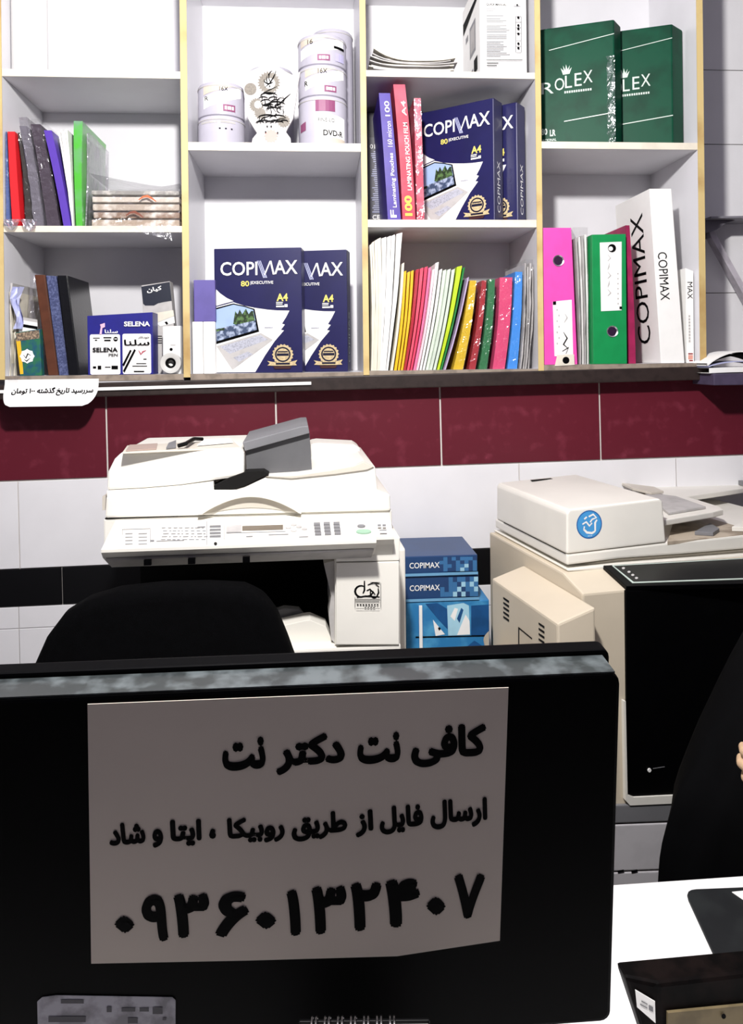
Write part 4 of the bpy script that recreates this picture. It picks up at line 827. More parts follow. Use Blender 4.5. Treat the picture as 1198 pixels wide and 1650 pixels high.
T = thing('floppy_notebook', 'floppy notebook with curled black cover on the purple shelf board', 'notebook', (X(1180, 600, -0.05), -0.02, zt+0.0004))
def curl_fn(z0, lift, th, yy0, yy1):
    mb = MB()
    f = lambda u, v: (xa+(xb-xa)*u-0.0*v, yy0+(yy1-yy0)*v, zt+0.0006+z0+lift*max(0, math.sin(PI*min(1, u*1.15+0.0)))**0.8)
    n0 = 0; mb.grid(f, 18, 2); n0 = len(mb.v); mb.grid(lambda u, v: (f(u, v)[0], f(u, v)[1], f(u, v)[2]+th), 18, 2)
    for j in range(18): mb.f.append([j, j+1, n0+j+1, n0+j]); mb.m.append(0)
    return mb
wpart(T, 'pages', curl_fn(0.0, 0.002, 0.012, -0.062, 0.03), M_white)
wpart(T, 'inner_sheet', curl_fn(0.0145, 0.012, 0.002, -0.06, 0.03), M_lav)
wpart(T, 'cover', curl_fn(0.0175, 0.032, 0.003, -0.058, 0.03), M_white, label='white curled back of the cover')
wpart(T, 'cover_lining', curl_fn(0.0172, 0.024, 0.004, -0.05, 0.03), M_black, label='black inside of the curled cover')
# ================================================================ MACHINES AND FURNITURE
class Frame:                                 # pixel rays met with planes of a turned thing's own axes
    def __init__(s, org, rz): s.M = Matrix.Translation(org) @ Matrix.Rotation(rz, 4, 'Z'); s.I = s.M.inverted(); s.org = Vector(org); s.rz = rz
    def hit(s, px, py, p0, n):
        o = s.I @ CAM; d = s.I.to_3x3() @ ray(px, py); p0 = Vector(p0); n = Vector(n)
        return o+d*((p0-o).dot(n)/d.dot(n))
    def y(s, px, py, y): p = s.hit(px, py, (0, y, 0), (0, 1, 0)); return (p.x, p.z)
    def x(s, px, py, x): p = s.hit(px, py, (x, 0, 0), (1, 0, 0)); return (p.y, p.z)
    def z(s, px, py, z): p = s.hit(px, py, (0, 0, z), (0, 0, 1)); return (p.x, p.y)
def raised(quad, n, h, base=0.0):
    """a thin block standing on a flat quad of 3-D points"""
    n = Vector(n).normalized(); a = [Vector(p)+n*base for p in quad]; k = len(a)
    return MB().add(a+[p+n*h for p in a], [tuple(range(k)), tuple(range(2*k-1, k-1, -1))]+[(i, (i+1) % k, (i+1) % k+k, i+k) for i in range(k)])
def front(F, poly, y0, y1): return MB().prism([F.y(a, b, y0) for a, b in poly], y0, y1)

# ---------------------------------------------------------------- left photocopier
o = PD(590, 985, 1.37); F1 = Frame((o.x, o.y, 0), math.radians(1.6))
T = thing('photocopier', 'ivory office photocopier with document feeder behind the black chair', 'photocopier', tuple(F1.org), F1.rz)
xl, xr = F1.y(166, 900, 0)[0], F1.y(645, 900, 0)[0]; DB = 0.46
zc = F1.y(590, 1040, 0)[1]
part(T, 'lower_body', MB().box(xl, xr, 0, DB, 0.012, zc-0.0012), M_ivory, bev=0.004)
part(T, 'foot_plate', MB().box(xl+0.02, xr-0.02, 0.02, DB-0.02, 0, 0.012), M_blackpl)
for k in range(3):
    d = part(T, 'paper_drawer', MB().box(xl+0.015, xr-0.015, -0.006, -0.0002, 0.08+0.2*k, 0.265+0.2*k), M_ivory, bev=0.002)
    part(d, 'handle', MB().box((xl+xr)/2-0.07, (xl+xr)/2+0.07, -0.008, -0.0062, 0.2+0.2*k, 0.225+0.2*k), M_greypl)
part(T, 'door', front(F1, [(542, 907), (643.5, 905), (643.5, 1039), (542, 1039)], -0.003, 0.004), M_ivory, bev=0.0015, label='ivory front door with a black calligraphy sticker')
door = T.children[-1]
part(T, 'side_column', MB().prism([F1.y(a, b, 0.0045) for a, b in [(540, 901), (645, 900), (645, 1040), (540, 1040)]], 0.0045, DB), M_ivory, bev=0.002)
part(T, 'corner_cap', front(F1, [(541, 905.5), (644, 903.5), (645, 866), (600, 867), (600, 884), (575, 893), (541, 900)], -0.001, DB), M_ivory, bev=0.002)
part(T, 'cavity_back', MB().box(xl+0.004, F1.y(540, 960, 0.0045)[0], 0.3, DB, zc, F1.y(400, 905, 0)[1]), M_blackpl)
ct = MB().prism([F1.y(a, b, 0.03) for a, b in [(400, 1030), (440, 1012), (487, 1001), (500, 999), (526, 1010), (539, 1040), (400, 1040)]], 0.03, 0.075)
part(T, 'output_tray', ct, M_ivory, bev=0.001)
part(T, 'tray_guide', front(F1, [(440, 986), (458, 980), (482, 982), (496, 1000), (470, 1012), (440, 1022)], 0.08, 0.1), M_greypl, bev=0.002)
part(T, 'cavity_floor', MB().box(xl+0.004, F1.y(540, 960, 0.0045)[0], 0.076, 0.3, zc-0.0005, zc+0.002), M_blackpl)  # dark floor, with the cavity's shadow also put into its black
part(T, 'inner_rail', front(F1, [(522, 908), (541, 903), (541, 1038), (534, 1030), (530, 990), (534, 960)], 0.02, 0.06), M_greyp)
part(T, 'rear_cover', MB().box(xr, xr+0.027, 0.12, DB, 0.3, F1.y(655, 884, 0.12)[1]), M_ivory, bev=0.004)
zt_, zl_, zb_ = F1.y(300, 832, 0.05)[1], F1.y(300, 881, -0.055)[1], F1.y(300, 906, 0.0)[1]
part(T, 'scanner_base', MB().box(F1.y(167, 850, 0.05)[0], F1.y(632, 845, 0.05)[0], 0.05, DB, zb_+0.002, zt_), M_ivory, bev=0.003)
p0 = Vector((0, -0.055, zl_)); p1 = Vector((0, 0.05, zt_-0.004)); sl = (p1-p0).normalized(); nrm = Vector((1, 0, 0)).cross(sl)
prof = [(p0.y, p0.z), (p1.y, p1.z), (0.0502, p1.z), (0.0502, zb_), (0.0, zb_), (-0.045, zl_-0.016), (p0.y, zl_-0.005)]
xa, xb = F1.y(163, 880, -0.055)[0], F1.y(607, 870, -0.055)[0]
CP = part(T, 'control_panel', MB().prism(prof, xa, xb, axis='x'), M_ivory, bev=0.003)
part(T, 'panel_end', MB().prism([(y, z-0.001) if y > -0.03 else (y+0.03, z-0.002) for y, z in prof], xb, F1.y(630, 845, 0.02)[0], axis='x'), M_ivory, bev=0.002)
part(T, 'lip_shade', MB().prism([(-0.0455, zl_-0.017), (0.0, zb_-0.001), (0.0, zb_-0.004), (-0.043, zl_-0.021)], xa+0.004, xb-0.004, axis='x'), M_greyp, label='grey strip for the shade under the panel lip')  # shade below the lip, put in as a thin grey strip
S1 = lambda px, py: F1.hit(px, py, p0, nrm)
def pq1(x0, y0, x1, y1, dy=0.0): return [S1(x0, y0), S1(x1, y0+dy), S1(x1, y1+dy), S1(x0, y1)]
zm = lambda a, b: (150+a/2.349, 670+b/2.349)
def zq(x0, y0, x1, y1, t=-0.03): a = zm(x0, y0+0.0); b = zm(x1, y1); return [S1(a[0], a[1]), S1(b[0], a[1]+t*(b[0]-a[0])), S1(b[0], b[1]+t*(b[0]-a[0])), S1(a[0], b[1])]
for r_ in range(4):
    for c_ in range(3):
        part(CP, 'key', raised(zq(836+c_*37+r_*1.5, 408+r_*12.2-c_*1.2, 860+c_*37+r_*1.5, 417.5+r_*12.2-c_*1.2), nrm, 0.003, -0.0005), M_greypl)
def zell(cx, cy, rx, ry, n=18): return [S1(*zm(cx+rx*math.cos(2*PI*i/n), cy+ry*math.sin(2*PI*i/n))) for i in range(n)]
part(CP, 'start_button', raised(zell(1025, 441, 29, 8), nrm, 0.003, -0.0005), mat('start_green', '#8fb39a', 0.4), label='pale green start button')
part(CP, 'button', raised(zell(1016, 420, 15, 5), nrm, 0.003, -0.0005), M_greypl)
part(CP, 'display', raised(zq(565, 419, 720, 436), nrm, 0.001, 0.0002), mat('lcd', '#6e6458', 0.3, 0.5), label='narrow grey display')
part(CP, 'display_panel', raised(zq(505, 416, 562, 443), nrm, 0.001, 0.0002), M_greyp)
for k in range(4): part(CP, 'key', raised(zq(442, 418+k*12.5, 484, 424+k*12.5), nrm, 0.002, -0.0003), M_greypl)
part(CP, 'button', raised(zell(464, 486, 6, 5), nrm, 0.002, -0.0003), M_blackpl)
for cx, cy in ((740, 425), (780, 422), (760, 436), (800, 430), (760, 414)): part(CP, 'button', raised(zell(cx, cy, 11, 4), nrm, 0.002, -0.0003), M_greyp)
for x0 in (1078, 1096): part(CP, 'lamp', raised(zq(x0, 413, x0+13, 419), nrm, 0.001, 0.0004), M_greypl)
mk = MB()
random.seed(11)
def mark(x0, y0, x1, y1):
    q = zq(x0, y0, x1, y1); mk.poly([p+nrm*0.0006 for p in q])
for r_ in range(5):
    x = 255+random.uniform(0, 10)
    while x < 425:
        w_ = random.uniform(6, 22); mark(x, 424+r_*11, x+w_, 427+r_*11); x += w_+random.uniform(4, 10)
for r_ in range(4): mark(122, 446+r_*13, 150, 449+r_*13); mark(172, 446+r_*13, 205, 449+r_*13)
for a in ((110, 430, 218, 432), (110, 430, 112, 452), (216, 430, 218, 480), (218, 470, 232, 478), (240, 474, 345, 477), (395, 420, 425, 425), (580, 456, 605, 460), (665, 450, 740, 453), (430, 400, 432, 490), (780, 458, 815, 461), (505, 444, 730, 446), (495, 414, 497, 470), (1085, 432, 1112, 437)): mark(*a)
me = bpy.data.meshes.new('panel_print'); me.from_pydata(mk.v, [], mk.f); me.materials.append(M_greypl)
ob = bpy.data.objects.new('panel_print', me); COL.objects.link(ob); ob.parent = CP; ob['kind'] = 'stuff'
for px in (238, 309, 397): part(CP, 'latch', MB().box(*(lambda q: (q[0]-0.006, q[0]+0.006, -0.047, -0.04, q[1]-0.006, q[1]+0.003))(F1.y(px, 905-0.03*(px-238), -0.045))), M_blackpl)
# lid, feeder, trays
yl = 0.045
part(T, 'lid', front(F1, [(169, 835), (171, 800), (300, 790), (608, 790), (629, 797), (630, 823)], yl, 0.43), M_ivory, bev=0.004)
part(T, 'lid_gap', front(F1, [(169, 838.5), (169, 835.3), (630, 823.3), (630, 826.5)], yl+0.006, 0.42), M_seam)
ao = [(318+i*7, 830-0.01*i*7-37*math.sin(PI*(i/24))**0.9) for i in range(25)]
ai = [(326+i*6.5, 829-0.01*i*7-27*math.sin(PI*(i/24))**0.9) for i in range(25)]
al = [(326+i*6.5, 829-0.012*i*7-10*math.sin(PI*(i/24))) for i in range(25)]
hd = part(T, 'lid_handle', front(F1, ao+ai[::-1], yl-0.012, yl+0.002), M_ivory, bev=0.001)
part(hd, 'handle_recess', front(F1, ai+al[::-1], yl-0.0015, yl+0.003), M_ivory2, label='shaded recess under the handle arch')  # flat darker piece, the shade of the recess is put into its colour
part(T, 'feeder', MB().prism([F1.y(a, b, 0.06) for a, b in [(172, 790), (174, 760), (184, 740), (196, 728.5), (388, 722.5), (394, 730), (394, 768), (346, 774), (290, 782), (230, 787)]], 0.06, 0.31), M_ivory, bev=0.005)
part(T, 'feeder_base', front(F1, [(172, 800), (172, 791), (230, 788), (290, 783), (344, 776), (346, 797), (346, 803)], 0.055, 0.33), M_ivory, bev=0.001)
ztop = F1.y(290, 726, 0.06)[1]
fz = lambda px, py: (*F1.z(px, py, ztop+0.004), ztop+0.004)
part(T, 'feeder_top', raised([fz(197, 727), fz(205, 716), fz(374, 707), fz(388, 719)], (0, 0, 1), 0.003, -0.005), M_ivory2, bev=0.001)
part(T, 'feeder_grille', raised([fz(203, 726), fz(209, 717), fz(254, 714.5), fz(252, 723)], (0, 0, 1), 0.002, -0.0015), mat('taupe_plastic', '#a8948a', 0.5))
part(T, 'feeder_latch', raised([fz(268, 723), fz(272, 715), (*F1.z(284, 714, ztop), ztop+0.004), fz(284, 721)], (0, 0, 1), 0.003, -0.001), M_greypl)
part(T, 'feeder_lever', MB().tube([Vector(fz(287, 722))+Vector((0, 0, 0.004)), Vector(fz(300, 721))+Vector((0, 0, 0.007)), Vector(fz(313, 712))+Vector((0, 0, 0.006)), Vector(fz(326, 710))+Vector((0, 0, 0.003))], 0.004, 6), M_blackpl, smooth=True)
part(T, 'feeder_label', raised([fz(318, 718), fz(330, 709), fz(370, 707), fz(376, 713)], (0, 0, 1), 0.002, -0.0005), M_white)
tr = part(T, 'input_tray', front(F1, [(391, 713), (486, 687), (497, 686.5), (499, 698), (395, 727)], 0.075, 0.29), M_greypl, bev=0.0015)
part(tr, 'tray_side', front(F1, [(396, 727), (499, 698.5), (503, 757), (470, 762), (440, 763), (420, 760), (398, 762)], 0.085, 0.1), mat('dim_grey_plastic', '#5e5e60', 0.5), label='dark grey side below the tray rim')
part(T, 'exit_slot', front(F1, [(345, 783), (370, 770), (398, 760), (425, 759), (433, 764), (395, 783), (347, 797)], 0.05, 0.09), M_seam)
part(T, 'exit_tray', front(F1, [(350, 797), (394, 784), (433, 767), (480, 764), (530, 757), (570, 749), (590, 747), (605, 752), (609, 793)], 0.052, 0.36), M_ivory, bev=0.003)
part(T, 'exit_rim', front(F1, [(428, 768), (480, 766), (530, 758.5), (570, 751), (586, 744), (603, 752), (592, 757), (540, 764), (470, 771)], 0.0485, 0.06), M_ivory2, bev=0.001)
part(T, 'rear_hump', front(F1, [(500, 716), (512, 714), (572, 717), (581, 722), (584, 748), (560, 757), (503, 764)], 0.26, 0.36), M_ivory, bev=0.006)
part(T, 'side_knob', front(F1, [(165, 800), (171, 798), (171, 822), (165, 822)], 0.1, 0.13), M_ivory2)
loc = F1.y; z7 = lambda a, b: F1.y(400+a/2.852, 860+b/2.855, -0.003)
S = [([z7(*p) for p in stroke(s, w_, w_*0.6)], 0) for s, w_ in [(arc(520, 265, 28, 26, 60, 300), 10), ([(535, 216), (535, 260), (528, 275)], 9), ([(545, 262), (560, 255), (575, 270), (560, 285), (540, 288)], 9), (arc(580, 270, 18, 24, 200, 20), 8), ([(598, 250), (600, 270), (590, 290)], 8), ([(550, 235), (575, 225), (605, 228)], 7), ([(500, 292), (540, 286), (605, 290)], 7), ([(572, 262), (584, 280)], 8), ([(586, 232), (602, 244)], 7)]]
S += [([z7(*p) for p in rect(492+2*(k % 2), 300+k*10, 606-3*(k % 2), 303+k*10)], 0) for k in range(2)] + [([z7(*p) for p in rect(500+k*13, 322, 508+k*13, 328)], 0) for k in range(8)] + [([z7(*p) for p in rect(535+k*13, 335, 543+k*13, 339)], 0) for k in range(4)]
S += [([z7(*p) for p in rect(490, 290, 492, 336)], 0), ([z7(*p) for p in rect(608, 224, 610, 336)], 0), ([z7(*p) for p in rect(496, 341, 604, 343)], 0), ([z7(*p) for p in rect(560, 220, 606, 222)], 0)]
decal(door, 'sticker', (0, -0.003, 0), (1, 0, 0), (0, 0, 1), (0, -1, 0), S, [M_black], base=0.0004)

# ---------------------------------------------------------------- right photocopier
o = PD(914, 908, 1.46); F2 = Frame((o.x, o.y, 0), math.radians(10.0))
T = thing('photocopier', 'large beige photocopier with black front and round blue sticker', 'photocopier', tuple(F2.org), F2.rz)
DB2 = 0.385; W2 = 0.60
z_lid = F2.y(914, 911, 0)[1]
yb = F2.x(810, 845, 0)[0]
part(T, 'feeder', MB().prism([F2.y(a, b, 0) for a, b in [(914, 893), (914, 828), (918, 821), (1064, 803.5), (1069, 808), (1074, 874)]], 0, 0.33), M_ivory, bev=0.008, seg=3)
FD = T.children[-1]
part(T, 'lid', MB().prism([F2.y(a, b, 0.001) for a, b in [(914, 911), (914, 893.6), (1074, 874.6), (1330, 850), (1330, 874), (1100, 893), (1000, 900)]], 0.001, 0.34), M_ivory, bev=0.004)
part(T, 'lid_shadow_gap', MB().prism([F2.y(a, b, 0.012) for a, b in [(940, 909.5), (1000, 900.6), (1100, 893.6), (1330, 874.6), (1330, 888), (1100, 903)]], 0.012, 0.33), M_ivory2)  # recess shadow below the lid, put in as a darker strip
part(T, 'scanner_rim', MB().prism([F2.y(a, b, -0.004) for a, b in [(914, 918), (1000, 909), (1330, 884), (1330, 892), (1000, 916), (916, 921)]], -0.004, 0.345), M_ivory, bev=0.002)
z_s = F2.y(914, 921, -0.004)[1]
xsd = -0.012
pr = [F2.x(803, 865, xsd), F2.x(900, 921, xsd), F2.x(939, 957, xsd)]
zr = z_s-0.001; yf = pr[2][0]
prof = [(0.345, zr), (-0.004, zr), (yf, pr[2][1]), (yf, 0.012), (0.345, 0.012)]
BD = part(T, 'body', MB().prism(prof, xsd, W2, axis='x'), M_ivory2 if False else mat('beige_body', '#cfc3ae', 0.45, 0.4, 0.06, 5), bev=0.004)
part(T, 'foot_plate', MB().box(0.02, W2-0.02, yf+0.03, 0.33, 0, 0.012), M_blackpl)
sa, sb = Vector((0, -0.004, zr)), Vector((0, yf, pr[2][1])); sd = (sb-sa).normalized(); n2 = sd.cross(Vector((1, 0, 0)))
if n2.z < 0: n2 = -n2
S2 = lambda px, py: F2.hit(px, py, sa+n2*0.0, n2)
q4 = [S2(972, 917.5), S2(1330, 897), S2(1330, 944), S2(1009, 951.5)]
part(T, 'control_panel', raised(q4, n2, 0.008, 0.0005), M_blackpl, bev=0.001); CP2 = T.children[-1]
q5 = [S2(986, 918.5), S2(1330, 899), S2(1330, 936), S2(1019, 947)]
part(CP2, 'panel_rim', raised(q5, n2, 0.0012, 0.0087), M_silver, label='silver line round the panel')
q6 = [S2(989, 920), S2(1330, 900.5), S2(1330, 934.5), S2(1020.5, 945.4)]
part(CP2, 'touch_glass', raised(q6, n2, 0.0006, 0.0101), mat('panel_glass', '#0a0c0c', 0.3, 0.4))
for cx, cy in ((1004, 924), (1013, 930), (1019, 935), (1025, 940)):
    part(CP2, 'indicator', raised([S2(cx+2.6*math.cos(i*PI/5), cy+1.7*math.sin(i*PI/5)) for i in range(10)], n2, 0.0004, 0.0108), M_greyp)
fy = yf-0.006
part(T, 'front_panel', MB().prism([F2.y(a, b, fy) for a, b in [(1008.5, 951.5), (1330, 946), (1330, 1268), (1022, 1284), (1012, 1280)]], fy, yf-0.0004), M_blackpl, bev=0.002, label='black front panel')
FP = T.children[-1]; c = F2.y(1047, 1241, fy-0.001)
part(FP, 'indicator', MB().prism(circ(c[0], c[1], 0.0035, 12), fy-0.0022, fy-0.0001), M_white, label='small white indicator')
c2 = F2.y(1072, 1238, fy-0.001)
part(FP, 'seam', MB().box(c[0]+0.008, c2[0], fy-0.0008, fy-0.0001, c[1]+0.001, c[1]+0.0018), M_greypl)
part(T, 'front_frame', MB().prism([F2.y(a, b, fy-0.003) for a, b in [(1012, 1281), (1022, 1285), (1330, 1270), (1330, 1284), (1016, 1298), (1009, 1290), (1006, 1130), (1009, 1130)]], fy-0.003, yf-0.0004), M_ivory, label='ivory strip under the black panel')
for (a0, a1) in ((1299, 1328), (1331, 1405), (1408, 1500)):
    part(T, 'paper_drawer', MB().prism([F2.y(a, b, fy-0.001) for a, b in [(962, a0), (1330, a0-14), (1330, a1-14), (962, a1)]], fy-0.001, yf-0.0004), mat('drawer_grey', '#c4c1c4', 0.5, 0.3, 0.06) if a0 > 1300 else M_greypl, bev=0.002)
    if a0 == 1331:
        for u in (1000, 1022): part(T.children[-1], 'slot', MB().box(*(lambda q: (q[0]-0.006, q[0]+0.006, fy-0.0025, fy-0.0011, q[1], q[1]+0.003))(F2.y(u, 1404, fy))), M_black)
# left flank: seams, bypass unit with vents
fl = lambda px, py, x=0.0: F2.hit(px, py, (x, 0, 0), (1, 0, 0))
part(FD, 'seam', MB().add([fl(a, b, -0.0006) for a, b in [(812, 841), (912, 892), (912, 893.4), (812, 842.6)]], [(0, 1, 2, 3)]), M_seam)
part(FD, 'top_slot', raised([(*F2.z(a, b, F2.y(990, 812, 0)[1]), F2.y(990, 812, 0)[1]) for a, b in [(855, 774), (920, 768), (921, 769.5), (858, 775.5)]], (0, 0, 1), 0.001, 0.0), M_seam)
xo = -0.085
ya, yb2 = F2.x(793, 929, xo)[0], F2.x(899, 1009, xo)[0]; ztb = F2.x(846, 969, xo)[1]
zin = fl(870, 954, xsd).z
BY = part(T, 'bypass_unit', MB().prism([(xsd-0.0005, ztb+0.022), (xo, ztb), (xo, 0.62), (xsd-0.0005, 0.62)], yb2, ya), mat('beige_body', '#ddd5c4'), bev=0.004)
def vent(px, py, dx=9, dy=4):
    q = [F2.hit(a, b, (xo, 0, 0), (1, 0, 0)) for a, b in [(px, py), (px+dx, py+dy+2), (px+dx, py+dy+5.5), (px, py+3)]]
    part(BY, 'vent_slot', raised(q, (-1, 0, 0), 0.0006, 0.0002), M_seam)
for k in range(5): vent(812, 962+k*7.6); vent(869, 1003+k*8.4)
for q in ([(836, 1010), (858, 1028), (858, 1030), (836, 1012)], [(836, 1012), (837.5, 1013), (837.5, 1050), (836, 1050)]):
    part(BY, 'seam', raised([F2.hit(a, b, (xo, 0, 0), (1, 0, 0)) for a, b in q], (-1, 0, 0), 0.0005, 0.0002), M_seam)
part(BY, 'fold_tray', MB().grid(lambda u, v: (xo-0.004-0.03*math.sin(u*PI*0.9)*(1-v*0.6)-0.012, ya-0.02-0.09*u, F2.x(815, 1028, xo)[1]-0.02*u*u-0.12*v), 10, 3), M_ivory, smooth=True)
# sticker
C = F2.y(950, 845, 0); rr = F2.y(970.5, 843, 0)[0]-C[0]
S = [(circ(0, 0, rr, 32), 0), (circ(0, 0, rr*0.92, 32), 1)] + [(stroke([(a*rr, b*rr) for a, b in s], w_*rr, w_*rr*0.8), 2) for s, w_ in [([(-0.45, -0.3), (-0.2, -0.55), (0.2, -0.62), (0.45, -0.5)], 0.17), ([(0.45, -0.5), (0.45, 0.1), (0.6, 0.3)], 0.15), ([(-0.05, 0.55), (0.3, 0.7), (0.55, 0.45), (0.2, 0.35)], 0.15), ([(-0.4, 0.4), (-0.2, 0.55)], 0.15), ([(-0.55, 0.05), (-0.25, 0.2), (0.0, -0.1), (0.2, 0.1)], 0.14), ([(0.2, 0.35), (0.05, 0.15)], 0.14), ([(-0.45, -0.3), (-0.4, -0.1)], 0.13)]] + [(circ(-0.1*rr+k*0.12*rr, -0.8*rr, 0.035*rr, 8), 2) for k in range(3)]
decal(FD, 'sticker', (C[0], 0, C[1]), (1, 0, 0), (0, 0, 1), (0, -1, 0), S, [solid('#2a62a8'), solid('#4a9bd8'), M_white], label='round blue sticker with white letters', base=0.0004)
# trays on top
zt2 = F2.y(1074, 838, 0.02)[1]; pz = lambda a, b, z: F2.z(a, b, z)
part(T, 'input_tray', MB().prism([pz(a, b, zt2) for a, b in [(1071, 838), (1150, 825), (1166, 821), (1169, 826), (1160, 818), (1108, 800), (1190, 788), (1260, 776), (1215, 763), (1120, 766), (1030, 776)]][:3]+[pz(a, b, zt2) for a, b in [(1160, 816), (1108, 800), (1190, 788), (1260, 776), (1215, 763), (1120, 766), (1010, 778)]], zt2-0.012, zt2, axis='z'), M_ivory, bev=0.002)
part(T, 'tray_guide', MB().prism([pz(a, b, zt2+0.0005) for a, b in [(1078, 830), (1138, 820), (1090, 803), (1040, 797), (1056, 812)]], zt2+0.0005, zt2+0.006, axis='z'), M_greyp, bev=0.001)
part(T, 'paper_stop', MB().prism([pz(a, b, zt2+0.0062) for a, b in [(1000, 781), (1055, 788), (1070, 795), (1050, 797), (1020, 790)]], zt2+0.0062, zt2+0.012, axis='z'), M_ivory2, bev=0.001)
zx = F2.y(1074, 876, 0.005)[1]
part(T, 'exit_deck', MB().prism([pz(a, b, zx+0.006) for a, b in [(1076, 872), (1330, 850), (1250, 815), (1085, 842)]], zx-0.002, zx+0.006, axis='z'), mat('beige_deck', '#b7aa98', 0.5, 0.3, 0.2, 14, hex2='#857868'), bev=0.001)
part(T, 'deck_rib', MB().prism([pz(a, b, zx+0.0065) for a, b in [(1120, 862), (1145, 848), (1160, 857), (1150, 864)]], zx+0.0065, zx+0.014, axis='z'), M_greypl, bev=0.001)
part(T, 'deck_rib', MB().prism([pz(a, b, zx+0.0065) for a, b in [(1180, 856), (1192, 850), (1240, 848), (1240, 858)]], zx+0.0065, zx+0.016, axis='z'), M_ivory, bev=0.001)
part(T, 'rear_tray', MB().prism([pz(a, b, zt2+0.01) for a, b in [(1165, 768), (1180, 765), (1260, 762), (1260, 772), (1200, 778)]], zt2+0.001, zt2+0.012, axis='z'), M_greypl, bev=0.001)

# ---------------------------------------------------------------- paper cartons between the machines
Yc = -0.16; cx_ = lambda a, b: P(a, b, Yc)
zc0 = cx_(720, 1100).z; zb1 = cx_(720, 969).z
xa, xb = cx_(655, 1000).x, cx_(789, 1000).x
T = thing('low_cabinet', 'white low cabinet under the blue cartons between the photocopiers', 'cabinet', ((xa+xb)/2, Yc, 0))
wpart(T, 'body', MB().box(xa-0.005, xb+0.002, Yc+0.003, Yc+0.185, 0, zc0-0.0006), M_ivory, bev=0.003)
wpart(T, 'door', MB().box(xa, xb-0.003, Yc, Yc+0.0025, 0.05, zc0-0.02), M_ivory, bev=0.001)
T = thing('carton', 'open topped blue and white patterned carton between the two photocopiers', 'carton', ((xa+xb)/2, Yc, zc0))
M_blue1 = mat('sky_blue_card', '#2f7ab0', 0.4, 0.4, 0.3, 18, hex2='#4f9cc8'); M_blue2 = mat('deep_blue_card', '#1d5288', 0.4, 0.4, 0.25, 20); M_pale = solid('#a8d4e6')
wpart(T, 'carton', MB().box(xa, xb, Yc, Yc+0.18, zc0, zb1), M_blue1, bev=0.002)
loc = T.location; zz = lambda a, b: (P(400+a/2.852, 860+b/2.855, Yc).x-loc.x, P(400+a/2.852, 860+b/2.855, Yc).z-loc.z)
S = [([zz(*p) for p in l], m) for l, m in [([(770, 322), (815, 322), (860, 400), (862, 470), (770, 470)], 0), ([(815, 322), (870, 318), (915, 345), (918, 440), (880, 400)], 1), ([(850, 395), (870, 420), (905, 462), (862, 470)], 2), ([(915, 330), (990, 318), (1015, 330), (1020, 465), (920, 468)], 3), ([(930, 380), (950, 340), (965, 345), (950, 400)], 2), ([(960, 390), (980, 340), (990, 350), (972, 410)], 1), ([(1000, 370), (1018, 400), (1020, 462), (960, 466)], 2),
     ([(1025, 330), (1105, 325), (1108, 465), (1025, 466)], 1), ([(770, 472), (1108, 466), (1108, 470), (770, 478)], 4), ([(770, 520), (860, 490), (930, 540), (900, 580), (770, 584)], 0), ([(980, 540), (1040, 490), (1085, 520), (1070, 575), (1000, 578)], 1), ([(872, 432), (880, 428), (886, 436), (878, 444)], 4)]]
decal(T, 'front_print', (0, 0, 0), (1, 0, 0), (0, 0, 1), (0, -1, 0), S, [M_blue1, M_blue2, M_white, M_pale, M_black], base=0.0004)
zk = zb1+0.0006
for k, (ya_, yb_, lab) in enumerate(((963, 930, 'lower of two flat blue checkered reams on the patterned carton'), (925.5, 893.5, 'upper of two flat blue checkered reams on the patterned carton'))):
    h_ = 0.05
    zk = zb1+0.0006 if k == 0 else zk+hh+0.0006
    hh = cx_(720, yb_).z-cx_(720, ya_).z if k else cx_(720, 928).z-zb1-0.0006
    xr_ = cx_(772 if k == 0 else 770.5, 930).x; xl_ = xr_-0.17
    T = thing('paper_ream', lab, 'paper ream', ((xl_+xr_)/2, Yc+0.002, zk), group='flat reams on the carton')
    wpart(T, 'pack', MB().box(xl_, xr_, Yc+0.002, Yc+0.175, zk, zk+hh), mat('steel_blue_wrap', '#23426e', 0.4, 0.4, 0.15, 12), bev=0.002)
    w_ = xr_-xl_; S = []
    for i in range(9):
        for j in range(4):
            S.append((rect(w_/2-0.085+i*0.0092, 0.009+j*(hh-0.012)/4, w_/2-0.085+(i+1)*0.0092, 0.009+(j+1)*(hh-0.012)/4), random.choice((0, 1, 2)) if (i+j) % 2 else random.choice((0, 1))))
    S.append((rect(-w_/2, 0.0015, w_/2, 0.0075), 3))
    decal(T, 'end_print', (0, 0, 0), (1, 0, 0), (0, 0, 1), (0, -1, 0), S, [mat('check_mid', '#3a6fa0'), mat('check_dark', '#22406c'), mat('check_pale', '#9cc8dc'), solid('#6ea3c8')], base=0.0004)
    x0, x1 = P(666, 910, Yc).x-T.location.x, P(709, 910, Yc).x-T.location.x
    text(T, 'COPIMAX', M_white, (x1-x0)*1.13, 0.0125, ((x0+x1)/2-0.004, -0.0012, hh*0.55), bold=0.01)
solo('strap', 'white packing strap standing beside the blue carton by the left photocopier', 'strap', MB().box(P(676, 1000, Yc-0.006).x, P(681, 1000, Yc-0.006).x, Yc-0.006, Yc-0.002, zc0-0.3, P(678, 975, Yc).z), M_white, (P(678, 1000, Yc).x, Yc-0.004, zc0-0.3), world=True)

